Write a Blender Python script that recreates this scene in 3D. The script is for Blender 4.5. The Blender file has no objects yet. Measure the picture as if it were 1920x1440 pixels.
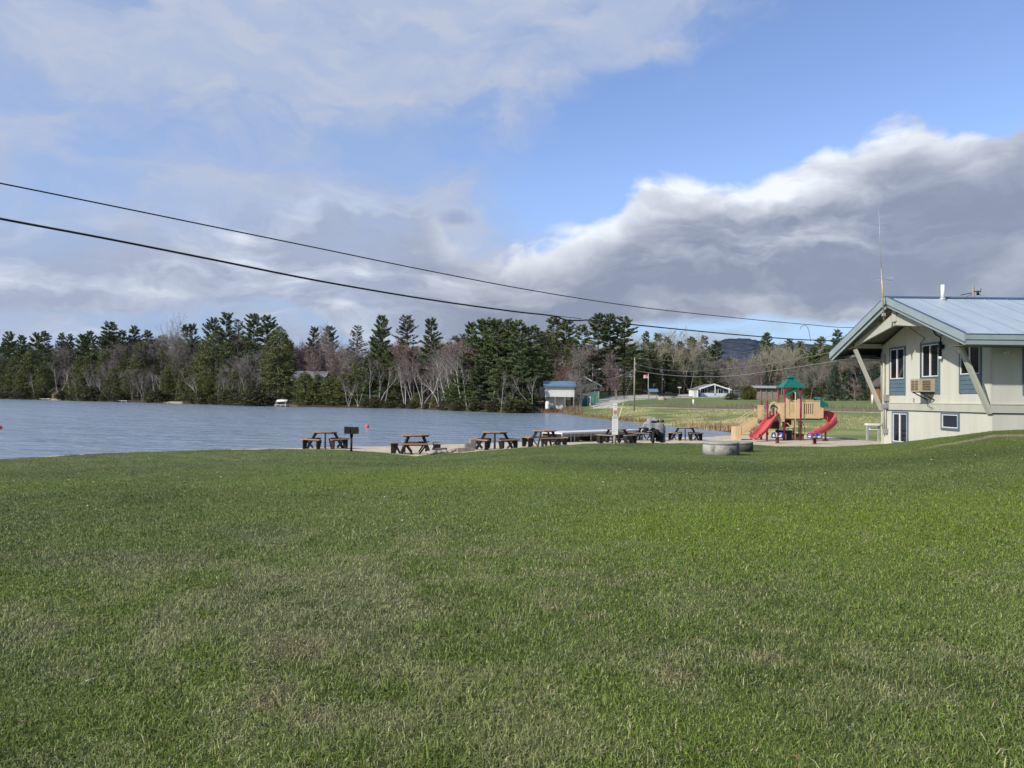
import bpy, math, random
import numpy as np
from mathutils import Vector, Matrix, Euler

R = math.radians
scn = bpy.context.scene
COL = scn.collection
random.seed(7)
rng = np.random.default_rng(11)

# ------------------------------------------------------------------ camera
CAMZ = 1.6
F = 1440.0                       # focal length in photo pixels (1920 wide)
cam_d = bpy.data.cameras.new('camera'); cam = bpy.data.objects.new('camera', cam_d); COL.objects.link(cam)
cam_d.sensor_width = 36.0; cam_d.lens = 36.0 * F / 1920.0
cam_d.clip_start = 0.1; cam_d.clip_end = 20000
PITCH, ROLL = R(1.03), R(0.66)
CAMROT = Matrix.Rotation(math.pi/2 + PITCH, 3, 'X') @ Matrix.Rotation(ROLL, 3, 'Z')
cam.matrix_world = Matrix.Translation((0, 0, CAMZ)) @ CAMROT.to_4x4()
scn.camera = cam

def at(u, y, d):
    """world point seen at photo pixel (u, y), d metres ahead"""
    v = CAMROT @ Vector(((u-960)/F, -(y-720)/F, -1.0))
    s = d / v.y
    return Vector((v.x*s, d, CAMZ + v.z*s))

def hor(u): return 746 + 0.0116*(u-960)

# ------------------------------------------------------------------ light
SUN_EL, SUN_AZ = R(34), R(35)         # azimuth measured from -X towards -Y (behind the camera)
SUNV = Vector((-math.cos(SUN_EL)*math.cos(SUN_AZ), -math.cos(SUN_EL)*math.sin(SUN_AZ), math.sin(SUN_EL)))
sun_d = bpy.data.lights.new('sun', 'SUN'); sun_o = bpy.data.objects.new('sun', sun_d); COL.objects.link(sun_o)
sun_d.energy = 4.6; sun_d.angle = R(1.2); sun_d.color = (1.0, 0.95, 0.87)
sun_o.rotation_euler = (-SUNV).to_track_quat('-Z', 'Y').to_euler()
sun_o.location = (-30, -20, 60)

scn.view_settings.view_transform = 'Standard'
scn.view_settings.look = 'None'
scn.view_settings.exposure = 0.12
scn.view_settings.gamma = 1.0

# ---- node maths helper
class S:
    def __init__(s, nt, sock): s.nt, s.k = nt, sock
    def _m(s, op, *o, clamp=False):
        n = s.nt.nodes.new('ShaderNodeMath'); n.operation = op; n.use_clamp = clamp
        for i, x in enumerate((s,)+o):
            if isinstance(x, S): s.nt.links.new(x.k, n.inputs[i])
            else: n.inputs[i].default_value = x
        return S(s.nt, n.outputs[0])
    def __add__(s, o): return s._m('ADD', o)
    __radd__ = __add__
    def __sub__(s, o): return s._m('SUBTRACT', o)
    def __rsub__(s, o): return (s*-1.0) + o
    def __mul__(s, o): return s._m('MULTIPLY', o)
    __rmul__ = __mul__
    def __truediv__(s, o): return s._m('DIVIDE', o)
    def mx(s, o): return s._m('MAXIMUM', o)
    def mn(s, o): return s._m('MINIMUM', o)
    def ab(s): return s._m('ABSOLUTE')
    def clamp(s): return s._m('ADD', 0.0, clamp=True)
    def ss(s, a, b):
        n = s.nt.nodes.new('ShaderNodeMapRange'); n.interpolation_type = 'SMOOTHSTEP'
        s.nt.links.new(s.k, n.inputs[0]); n.inputs[1].default_value = a; n.inputs[2].default_value = b
        return S(s.nt, n.outputs[0])

def comb(nt, x, y, z):
    n = nt.nodes.new('ShaderNodeCombineXYZ')
    for i, q in enumerate((x, y, z)):
        if isinstance(q, S): nt.links.new(q.k, n.inputs[i])
        else: n.inputs[i].default_value = q
    return S(nt, n.outputs[0])

def noise(nt, vec, scale, detail=4, rough=0.5, dist=0.0):
    n = nt.nodes.new('ShaderNodeTexNoise')
    if vec is not None: nt.links.new(vec.k, n.inputs['Vector'])
    n.inputs['Scale'].default_value = scale; n.inputs['Detail'].default_value = detail
    n.inputs['Roughness'].default_value = rough; n.inputs['Distortion'].default_value = dist
    return S(nt, n.outputs['Fac'])

def mixc(nt, f, a, b):
    n = nt.nodes.new('ShaderNodeMix'); n.data_type = 'RGBA'
    for i, q in ((0, f), (6, a), (7, b)):
        if isinstance(q, S): nt.links.new(q.k, n.inputs[i])
        elif isinstance(q, (int, float)): n.inputs[i].default_value = q
        else: n.inputs[i].default_value = (*q, 1)
    return S(nt, n.outputs[2])

def srgb(r, g, b):
    f = lambda c: (c/255/12.92) if c/255 <= .04045 else ((c/255+.055)/1.055)**2.4
    return (f(r), f(g), f(b))

# ------------------------------------------------------------------ world: daylight sky with a cloud layer
world = bpy.data.worlds.new('World'); scn.world = world; world.use_nodes = True
nt = world.node_tree; nt.nodes.clear()
out = nt.nodes.new('ShaderNodeOutputWorld')
sky = nt.nodes.new('ShaderNodeTexSky'); sky.sky_type = 'NISHITA'; sky.sun_disc = False
sky.sun_elevation = SUN_EL; sky.sun_rotation = math.atan2(SUNV.x, SUNV.y)
sky.altitude = 100; sky.air_density = 1.0; sky.dust_density = 0.1; sky.ozone_density = 2.0
bg_sky = nt.nodes.new('ShaderNodeBackground'); bg_sky.inputs[1].default_value = 0.13
bg_sky_strength = bg_sky.inputs[1]
tint = nt.nodes.new('ShaderNodeMix'); tint.data_type = 'RGBA'; tint.blend_type = 'MULTIPLY'; tint.inputs[0].default_value = 1.0
nt.links.new(sky.outputs[0], tint.inputs[6]); tint.inputs[7].default_value = (1.06, 1.04, 1.26, 1)      # the camera's cool white balance
nt.links.new(tint.outputs[2], bg_sky.inputs[0])
tc = nt.nodes.new('ShaderNodeTexCoord'); sp = nt.nodes.new('ShaderNodeSeparateXYZ')
nt.links.new(tc.outputs['Generated'], sp.inputs[0])
Dx, Dy, Dz = (S(nt, sp.outputs[i]) for i in range(3))
az = Dx._m('ARCTAN2', Dy); el = Dz._m('ARCSINE')
nt.links.new(mixc(nt, el.ss(0.0, 0.16), (0.80, 0.98, 1.42), (1.09, 1.06, 1.21)).k, tint.inputs[7])
nt.links.new((el.ss(-0.02, 0.28)*0.084 + 0.062).k, bg_sky_strength)     # sky strength falls off towards the horizon
def uy(u, y):
    a = math.atan((u-960)/F); return a, (hor(u)-y)/F*math.cos(a)
def curve(x, x0, x1, pts, ymax):
    n = nt.nodes.new('ShaderNodeFloatCurve'); c = n.mapping.curves[0]
    nt.links.new(((x - x0)*(1.0/(x1-x0))).clamp().k, n.inputs['Value'])
    P = [((a-x0)/(x1-x0), e/ymax) for a, e in pts]
    c.points[0].location = P[0]; c.points[-1].location = P[-1]
    for p in P[1:-1]: c.points.new(*p)
    for p in c.points: p.handle_type = 'AUTO_CLAMPED'
    n.mapping.update()
    return S(nt, n.outputs[0])*ymax
# the cloud layer lies in the sky's own directions (azimuth, elevation)
def voro(vec, scale, detail=3, rough=.5):
    n = nt.nodes.new('ShaderNodeTexVoronoi'); n.feature = 'F1'; nt.links.new(vec.k, n.inputs['Vector'])
    n.inputs['Scale'].default_value = scale; n.inputs['Detail'].default_value = detail; n.inputs['Roughness'].default_value = rough
    n.normalize = True
    return S(nt, n.outputs['Distance'])
W0 = comb(nt, az, el*1.5, 0.0)
wob = noise(nt, W0, 5.0, 4, 0.55) - 0.5
wob2 = noise(nt, comb(nt, az+7.3, el*1.5, 0.4), 5.0, 4, 0.55) - 0.5
def cl(da, de, kx=1.0, ky=1.6, wx=.10, z=0.0): return comb(nt, (az + wob*wx + da)*kx, (el + wob2*wx*.8 + de)*ky, z)
def puff(da, de):
    return noise(nt, cl(da, de), 7.5, 8, 0.55)*0.62 + (1.0 - voro(cl(da, de, wx=.16), 13.0, 2, .5)*1.35)*0.36
n_a = puff(0, 0); n_b = puff(-0.022, 0.040)
n_big = noise(nt, cl(0, 0, .8, 2.2, z=3.0), 5.0, 5, 0.5)
n_c = noise(nt, cl(0, 0, .75, 2.9, .16, 5.0), 6.0, 6, 0.55)
n_d = noise(nt, cl(-.03, .03, .75, 2.9, .16, 5.0), 6.0, 6, 0.55)
edge = curve(az, -0.9, 0.9, [(-0.9, .20)] + [uy(u, y) for u, y in
     ((0, 420), (200, 415), (330, 405), (480, 375), (640, 358), (780, 372), (860, 455), (960, 462), (1060, 432), (1150, 385), (1190, 352), (1300, 336), (1400, 326), (1500, 292), (1600, 268), (1700, 240), (1850, 245), (1920, 215))] + [(0.9, .46)], 0.6)
bottom = curve(az, -0.9, 0.9, [(-0.9, .085)] + [uy(u, y) for u, y in
     ((0, 566), (150, 578), (300, 570), (480, 556), (570, 578), (640, 622), (720, 655), (1000, 650), (1070, 608), (1200, 592), (1400, 592), (1560, 602), (1920, 602))] + [(0.9, .09)], 0.2)
soft = az.ss(-0.20, -0.01)                     # the bank is crisp to the right and soft to the left
depth_in = edge + (n_a-0.55)*(soft*0.075+0.075) - el            # how far below the bank's upper edge
bank = (depth_in.ss(-0.04, 0.07)*(n_c.ss(.34, .50)*.35+.65))*(1.0-soft) + depth_in.ss(-0.005, 0.016)*soft
base_in = el - bottom + .012 - (n_c-.5)*.06 - (n_a-.55)*.03
bank = bank*base_in.ss(-0.004, 0.014)
wisp = n_big.ss(.48, .60)*(1.0-base_in.ss(-0.004, 0.014))*0.75*(n_c.ss(.42, .55))       # scraps of stratus in the gap low down
lit = ((n_a - n_b)*2.6 + (n_c - n_d)*2.4 + 0.10).clamp()
body = n_c.ss(0.48, 0.76)*0.26 + (n_a.ss(.52, .80))*.18
body = body*(1.0 + (1.0-soft)*1.1)
body = body + (1.0 - base_in.ss(0.0, 0.11))*(n_c.ss(.47, .62))*.22*soft
rim = (1.0 - depth_in.ss(0.0, 0.05+0.03))*soft*(n_big.ss(.36, .56)*.7+.3)
n_f = noise(nt, cl(0, 0, 1.0, 1.8, .12, 9.0), 24.0, 6, .6)
body = body + (n_f - .5)*.34 + (1.0-soft)*lit*.35
bright = (lit*0.46 + body*(1.0 - el.ss(.20, .34)*.45) + rim*(0.40+n_a*1.15)).clamp()
bright = bright*(1.0 - soft*(1.0-el.ss(.12, .21))*.50)*(1.0 - az.ss(.40, .52)*(1.0-el.ss(.22, .30))*.45)
light_dark = mixc(nt, soft, srgb(160, 170, 193), srgb(136, 144, 164))
light_lit = mixc(nt, soft, srgb(214, 222, 235), srgb(240, 244, 250))
bankcol = mixc(nt, bright, light_dark, light_lit)
# a few small bright heaps and one dark scrap out to the left
def heap(u, y, ru, rv):
    a0, e0 = uy(u, y); x = (az - a0 + wob*.04)*(1.0/ru); yy = (el - e0 + wob2*.03)*(1.0/rv); r2 = x*x + yy*yy
    return (1.0 - r2._m('SQRT') + (n_a-.55)*4.5).ss(0.0, .9)
hp = heap(445, 440, .035, .016).mx(heap(645, 578, .035, .012)*.8).mx(heap(1075, 440, .04, .016))
bankcol = mixc(nt, hp*0.75, bankcol, srgb(236, 240, 249))
bank = bank.mx(hp*0.9)
sc = heap(850, 415, .05, .014)*.6
# the thin high veil to the upper left
veil_edge = curve(el, 0.0, 0.6, [(0.0, .62)] + [(e, a+0.6) for a, e in (uy(1010, 430), uy(1000, 330), uy(1010, 240), uy(1080, 190), uy(1330, 120), uy(1440, 60), uy(1470, 0))] + [(.6, 1.0)], 1.4) - 0.6
v_n = noise(nt, cl(0, 0, 1.0, 1.7, .22, 1.0), 5.0, 9, 0.58); v_2 = noise(nt, cl(.02, .03, 1.0, 2.6, .2, 8.0), 9.0, 7, 0.55)
v_d = (veil_edge - az + (v_n-.5)*0.40).ss(-0.04, 0.13)
patch = (v_n*0.6 + n_big*0.4 + el.ss(.22, .42)*.07).ss(0.40, 0.60)
veil = v_d*(patch*0.48 + 0.50 + v_2.ss(.5, .7)*.12)
veil = (veil + (1.0-v_d)*(v_n.ss(0.55, 0.82))*0.20).clamp()
veilcol = mixc(nt, (v_2.ss(.35, .68)*.6 + patch*.4).clamp(), srgb(156, 177, 213), srgb(182, 191, 211))
veilcol = mixc(nt, sc, veilcol, srgb(140, 149, 182)); veil = veil.mx(sc)
bank = bank.mx(wisp)
b_veil = nt.nodes.new('ShaderNodeBackground'); nt.links.new(veilcol.k, b_veil.inputs[0])
b_bank = nt.nodes.new('ShaderNodeBackground'); nt.links.new(bankcol.k, b_bank.inputs[0])
b_veil.inputs[1].default_value = 1.0; b_bank.inputs[1].default_value = 1.0
m1 = nt.nodes.new('ShaderNodeMixShader'); m2 = nt.nodes.new('ShaderNodeMixShader')
up = el.ss(-0.02, 0.0)
nt.links.new((veil*up).k, m1.inputs[0]); nt.links.new(bg_sky.outputs[0], m1.inputs[1]); nt.links.new(b_veil.outputs[0], m1.inputs[2])
nt.links.new((bank*up*0.94).k, m2.inputs[0]); nt.links.new(m1.outputs[0], m2.inputs[1]); nt.links.new(b_bank.outputs[0], m2.inputs[2])
nt.links.new(m2.outputs[0], out.inputs[0])

# ------------------------------------------------------------------ helpers: objects and meshes
def tag(o, label=None, cat=None, group=None, kind=None):
    if label: o['label'] = label
    if cat: o['category'] = cat
    if group: o['group'] = group
    if kind: o['kind'] = kind
    return o

def thing(name, label, cat, loc=(0, 0, 0), rz=0, group=None, scale=1.0):
    o = bpy.data.objects.new(name, None); COL.objects.link(o)
    o.location = loc; o.rotation_euler = (0, 0, rz); o.scale = (scale,)*3
    o.empty_display_size = 0.2
    return tag(o, label, cat, group)

def link_mesh(name, me, parent=None, loc=None):
    o = bpy.data.objects.new(name, me); COL.objects.link(o)
    if parent is not None: o.parent = parent
    if loc is not None: o.location = loc
    return o

def dup(root, loc, rz=0, label=None, group=None):
    r = root.copy(); COL.objects.link(r); r.location = loc; r.rotation_euler = (0, 0, rz)
    tag(r, label, None, group)
    for ch in list(root.children):
        c = ch.copy(); COL.objects.link(c); c.parent = r
        for g in list(ch.children):
            d = g.copy(); COL.objects.link(d); d.parent = c
    return r

class MB:
    def __init__(s): s.v = []; s.f = []; s.m = []; s.s = []
    def add(s, vs, fs, m=0, smooth=False):
        b = len(s.v); s.v.extend(tuple(v) for v in vs)
        for f in fs: s.f.append(tuple(i+b for i in f)); s.m.append(m); s.s.append(smooth)
        return s
    def box(s, c, size, m=0, rz=0.0, M=None):
        x, y, z = (q/2 for q in size); c = Vector(c)
        P = [Vector((i*x, j*y, k*z)) for k in (-1, 1) for j in (-1, 1) for i in (-1, 1)]
        Rm = M if M is not None else Matrix.Rotation(rz, 3, 'Z')
        return s.add([c + Rm @ p for p in P], [(0,2,3,1),(4,5,7,6),(0,1,5,4),(2,6,7,3),(0,4,6,2),(1,3,7,5)], m)
    def bx(s, x0, x1, y0, y1, z0, z1, m=0):
        return s.box(((x0+x1)/2, (y0+y1)/2, (z0+z1)/2), (abs(x1-x0), abs(y1-y0), abs(z1-z0)), m)
    def beam(s, p, q, w, h, m=0, up=(0, 0, 1)):
        p, q = Vector(p), Vector(q); t = (q-p); L = t.length; t.normalize()
        sd = t.cross(Vector(up))
        if sd.length < 1e-4: sd = t.cross(Vector((1, 0, 0)))
        sd.normalize(); u = sd.cross(t)
        return s.box((p+q)/2, (L, w, h), m, M=Matrix((t, sd, u)).transposed())
    def tube(s, pts, r, n=8, m=0, cap=True, smooth=True):
        pts = [Vector(p) for p in pts]; rs = r if hasattr(r, '__len__') else [r]*len(pts)
        vs = []; fs = []; ref = None
        for i, p in enumerate(pts):
            t = (pts[min(i+1, len(pts)-1)] - pts[max(i-1, 0)]).normalized()
            if ref is None: ref = t.orthogonal().normalized()
            a = (ref - t*ref.dot(t));
            if a.length < 1e-5: a = t.orthogonal()
            a.normalize(); b = t.cross(a); ref = a
            for k in range(n):
                an = 2*math.pi*k/n
                vs.append(p + (a*math.cos(an) + b*math.sin(an))*rs[i])
        for i in range(len(pts)-1):
            for k in range(n):
                k2 = (k+1) % n
                fs.append((i*n+k, i*n+k2, (i+1)*n+k2, (i+1)*n+k))
        if cap:
            fs.append(tuple(range(n-1, -1, -1))); fs.append(tuple((len(pts)-1)*n+k for k in range(n)))
        return s.add(vs, fs, m, smooth)
    def lathe(s, prof, n=20, m=0, c=(0, 0, 0), smooth=True, rot=0.0):
        vs = []; fs = []; c = Vector(c)
        for r, z in prof:
            for k in range(n):
                a = 2*math.pi*k/n + rot; vs.append(c + Vector((r*math.cos(a), r*math.sin(a), z)))
        for i in range(len(prof)-1):
            for k in range(n):
                k2 = (k+1) % n; fs.append((i*n+k, i*n+k2, (i+1)*n+k2, (i+1)*n+k))
        if prof[0][0] > 1e-3: fs.append(tuple(range(n-1, -1, -1)))
        if prof[-1][0] > 1e-3: fs.append(tuple((len(prof)-1)*n+k for k in range(n)))
        return s.add(vs, fs, m, smooth)
    def prism(s, poly, ext, m=0):
        """closed polygon (3-D points) pushed along ext"""
        ext = Vector(ext); P = [Vector(p) for p in poly]; n = len(P)
        fs = [tuple(range(n)), tuple(range(2*n-1, n-1, -1))]
        fs += [(i, i+n, (i+1) % n + n, (i+1) % n) for i in range(n)]
        return s.add(P + [p+ext for p in P], fs, m)
    def sweep(s, pts, prof, ups, m=0, smooth=True):
        pts = [Vector(p) for p in pts]; n = len(prof); vs = []; fs = []
        for i, p in enumerate(pts):
            t = (pts[min(i+1, len(pts)-1)] - pts[max(i-1, 0)]).normalized()
            up = Vector(ups[i] if isinstance(ups, list) else ups); sd = t.cross(up).normalized(); u = sd.cross(t)
            vs += [p + sd*a + u*b for a, b in prof]
        for i in range(len(pts)-1):
            for k in range(n):
                k2 = (k+1) % n; fs.append((i*n+k, i*n+k2, (i+1)*n+k2, (i+1)*n+k))
        fs.append(tuple(range(n-1, -1, -1))); fs.append(tuple((len(pts)-1)*n+k for k in range(n)))
        return s.add(vs, fs, m, smooth)
    def build(s, name, mats, parent=None, loc=None):
        me = bpy.data.meshes.new(name); me.from_pydata(s.v, [], s.f)
        for mt in (mats if isinstance(mats, (list, tuple)) else [mats]): me.materials.append(mt)
        me.polygons.foreach_set('material_index', s.m); me.polygons.foreach_set('use_smooth', s.s)
        me.validate(); me.update()
        import bmesh
        b = bmesh.new(); b.from_mesh(me); bmesh.ops.recalc_face_normals(b, faces=b.faces); b.to_mesh(me); b.free()
        return link_mesh(name, me, parent, loc)

def mesh_np(name, V, faces, mats, midx=None, col=None, smooth=None):
    """V (N,3); faces (M,k) array"""
    me = bpy.data.meshes.new(name); V = np.asarray(V, np.float32); Fc = np.asarray(faces, np.int32)
    M, k = Fc.shape
    me.vertices.add(len(V)); me.vertices.foreach_set('co', V.ravel())
    me.loops.add(M*k); me.loops.foreach_set('vertex_index', Fc.ravel())
    me.polygons.add(M); me.polygons.foreach_set('loop_start', np.arange(0, M*k, k, dtype=np.int32))
    for mt in (mats if isinstance(mats, (list, tuple)) else [mats]): me.materials.append(mt)
    if midx is not None: me.polygons.foreach_set('material_index', np.asarray(midx, np.int32))
    if smooth: me.polygons.foreach_set('use_smooth', np.ones(M, bool))
    if col is not None:
        a = me.color_attributes.new('col', 'FLOAT_COLOR', 'POINT')
        c4 = np.ones((len(V), 4), np.float32); c4[:, :3] = col; a.data.foreach_set('color', c4.ravel())
    me.update(calc_edges=True)
    return me

# ------------------------------------------------------------------ helpers: noise in numpy
def _hash(i, j, s):
    h = (i.astype(np.int64)*374761393 + j.astype(np.int64)*668265263 + s*1274126177) & 0x7fffffff
    h = ((h ^ (h >> 13))*1274126177) & 0x7fffffff
    return ((h ^ (h >> 16)) & 0xffff)/65535.0
def vnoise(x, y, s=0):
    i = np.floor(x); j = np.floor(y); fx = x-i; fy = y-j
    fx = fx*fx*(3-2*fx); fy = fy*fy*(3-2*fy)
    a = _hash(i, j, s); b = _hash(i+1, j, s); c = _hash(i, j+1, s); d = _hash(i+1, j+1, s)
    return (a*(1-fx)+b*fx)*(1-fy) + (c*(1-fx)+d*fx)*fy
def fbm(x, y, o=4, s=0):
    t = 0; a = .5; n = 0
    for k in range(o): t = t + a*vnoise(x*2**k, y*2**k, s+k*17); n += a; a *= .5
    return t/n
def sstep(x, a, b):
    t = np.clip((x-a)/(b-a), 0, 1); return t*t*(3-2*t)

# ------------------------------------------------------------------ helpers: materials
def mat(name, color, rough=0.7, var=0.12, scale=6.0, bump=0.0, bscale=40.0, metal=0.0, spec=0.4, streak=None, attr=False, dirt=None, dscale=2.0, damt=0.5, dthr=(.52, .72)):
    m = bpy.data.materials.new(name); m.use_nodes = True; t = m.node_tree; p = t.nodes['Principled BSDF']
    co = t.nodes.new('ShaderNodeTexCoord'); v = S(t, co.outputs['Object'])
    if streak:
        mp = t.nodes.new('ShaderNodeMapping'); mp.inputs['Scale'].default_value = streak
        t.links.new(v.k, mp.inputs[0]); v = S(t, mp.outputs[0])
    n = noise(t, v, scale, 5, 0.6)
    if attr:
        a = t.nodes.new('ShaderNodeVertexColor'); a.layer_name = 'col'; base = S(t, a.outputs[0])
    else: base = color
    lo = mixc(t, 1.0, base, base) if attr else tuple(c*(1-var) for c in color)
    if attr:
        h = t.nodes.new('ShaderNodeHueSaturation'); t.links.new(a.outputs[0], h.inputs['Color'])
        t.links.new((n*(2*var) + (1-var)).k, h.inputs['Value']); c = S(t, h.outputs[0])
    else: c = mixc(t, n.ss(.3, .7), lo, tuple(min(1, q*(1+var)) for q in color))
    if dirt:
        n2 = noise(t, S(t, co.outputs['Object']), dscale, 6, 0.65)
        c = mixc(t, n2.ss(*dthr)*damt, c, dirt)
    t.links.new(c.k, p.inputs['Base Color'])
    p.inputs['Roughness'].default_value = rough; p.inputs['Metallic'].default_value = metal
    p.inputs['Specular IOR Level'].default_value = spec
    if bump:
        bn = noise(t, v, bscale, 4, 0.6); b = t.nodes.new('ShaderNodeBump'); b.inputs['Strength'].default_value = bump
        b.inputs['Distance'].default_value = 0.02
        t.links.new(bn.k, b.inputs['Height']); t.links.new(b.outputs[0], p.inputs['Normal'])
    return m

M = {}
M['grass'] = mat('grass', (0, 0, 0), 0.75, 0.18, 18, 0.5, 60, attr=True, spec=.2)
M['blade'] = mat('grass_blade', (0, 0, 0), 0.55, 0.05, 3, attr=True, spec=.3)
M['leaf'] = mat('foliage', (0, 0, 0), 0.7, 0.12, 0.6, attr=True, spec=.2)
M['far_ground'] = mat('ground', (0, 0, 0), 0.9, 0.15, 1.2, 0.4, 3, attr=True, spec=.1)
M['sand'] = mat('sand', (.50, .43, .32), 0.95, 0.12, 1.3, 0.9, 9, spec=.1, dirt=(.30, .25, .18), dscale=.7, damt=.5)
M['gravel'] = mat('gravel', (.43, .41, .35), 0.95, 0.12, .5, 0.4, 3, spec=.1)
M['bark'] = mat('bark', (.085, .07, .06), 0.9, 0.3, 4, streak=(1, 1, .2))
M['barkgrey'] = mat('grey_bark', (.20, .18, .165), 0.9, 0.3, 3, streak=(1, 1, .3))
M['barktan'] = mat('tan_bark', (.30, .26, .21), 0.9, 0.25, 3, streak=(1, 1, .3))
M['birch'] = mat('birch_bark', (.56, .54, .51), 0.8, 0.2, 3, dirt=(.08, .07, .06), dscale=2, damt=.6, dthr=(.58, .7))
M['black'] = mat('black_paint', (.012, .012, .014), 0.5, 0.3, 5)
M['tablewood'] = mat('table_wood', (.28, .19, .135), 0.65, 0.35, 9, streak=(1, 8, 1), dirt=(.25, .2, .15), dscale=3)
M['iron'] = mat('black_iron', (.012, .012, .013), 0.55, 0.3, 8, metal=.2)
M['galv'] = mat('galvanised_metal', (.42, .43, .44), 0.5, 0.12, 4, metal=.3)
M['concrete'] = mat('concrete', (.34, .33, .30), 0.95, 0.15, 3, 0.3, 30, dirt=(.05, .05, .047), dscale=1.7, damt=.88, dthr=(.44, .66))
M['darkconcrete'] = mat('dark_concrete', (.075, .075, .072), 0.95, 0.3, 3, 0.3, 30, dirt=(.02, .02, .02), dscale=3, damt=.8)  # much darker concrete with near-black blotches, for the smaller ring
M['stone'] = mat('stone', (.34, .31, .27), 0.95, 0.25, 5, 0.5, 12)
M['oldwood'] = mat('weathered_wood', (.24, .215, .18), 0.9, 0.25, 6, streak=(1, 1, .15), dirt=(.08, .07, .06))
M['polewood'] = mat('pole_wood', (.25, .22, .185), .85, .2, 4, streak=(1, 1, .15))
M['postwood'] = mat('post_wood', (.46, .36, .24), 0.8, 0.2, 5, streak=(1, 1, .15))
M['white'] = mat('white_paint', (.72, .72, .70), 0.5, 0.05, 3)
M['greyplastic'] = mat('grey_plastic', (.45, .47, .48), 0.5, 0.08, 3)
M['dockgrey'] = mat('dock_decking', (.55, .56, .57), 0.7, 0.1, 5, streak=(8, 1, 1))
M['red'] = mat('red_plastic', (.50, .085, .085), 0.42, 0.10, 2.5, dirt=(.55, .20, .18), dscale=1.5, damt=.55)
M['maroon'] = mat('maroon_metal', (.20, .022, .045), 0.4, 0.12, 3)
M['tan'] = mat('tan_plastic', (.58, .42, .24), 0.5, 0.06, 2, dirt=(.48, .33, .18), dscale=1.5, damt=.4)
M['teal'] = mat('green_plastic', (.010, .13, .10), 0.4, 0.10, 2)
M['blue'] = mat('blue_plastic', (.03, .07, .40), 0.4, 0.1, 3)
M['brownmetal'] = mat('brown_metal', (.10, .055, .035), 0.5, 0.2, 4)
M['rubber'] = mat('rubber', (.018, .018, .018), 0.8, 0.2, 8)
M['tarp'] = mat('grey_cover', (.27, .275, .29), 0.45, 0.25, 2.5, 0.8, 5)
M['tarpblack'] = mat('black_cover', (.010, .010, .012), 0.5, 0.3, 4)
M['cable'] = mat('cable', (.02, .02, .024), 0.5, 0.1, 2)
M['wire'] = mat('grey_wire', (.22, .22, .215), 0.5, 0.1, 2)
M['glass'] = mat('window_glass', (.012, .014, .018), 0.03, 0.05, 1, spec=1.0)
M['curtain'] = mat('white_curtain', (.5, .5, .5), 0.8, 0.1, 3)
M['buoy'] = mat('red_float', (.75, .08, .08), 0.4, 0.05, 3)

# ------------------------------------------------------------------ terrain: lofted through surveyed section lines
WATER = -2.5                                  # heights here are relative to the camera; + CAMZ for the world
UK = np.array([-900, 0, 200, 480, 650, 780, 860, 960, 1050, 1100, 1150, 1200, 1280, 1340, 1390, 1450, 1550, 1660, 1760, 1862, 1920, 2800], float)
def L(**kw): return None
def line(pts):
    p = np.array(pts, float); return np.interp(UK, p[:, 0], p[:, 1]), np.interp(UK, p[:, 0], p[:, 2])
dns = np.interp(UK, [-900, 0, 200, 480, 650, 780, 860, 960, 1100, 1200, 1340, 1390, 1450, 1550, 1660, 1760, 2800],
                [22, 28.4, 31.8, 35.4, 37.9, 39.4, 41, 43.2, 46.6, 49.5, 53.2, 55, 52, 50.5, 46, 46, 46])
dfs = np.interp(UK, [-900, 0, 120, 200, 300, 450, 560, 760, 830, 950, 1050, 1100, 1150, 1200, 1280, 1340, 1390, 1450, 2800],
                [330, 275, 252, 225, 196, 172, 167, 161, 142, 124, 129, 103, 88, 80, 70, 64, 58.5, 56, 55])
dpa = np.interp(UK, [-900, 0, 960, 1050, 1100, 1190, 1280, 1400, 1450, 1550, 1660, 1760, 1920, 2800],
                [360, 300, 138, 146, 146, 97, 89, 80, 77.5, 72.5, 67.5, 64, 60, 58])
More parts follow.
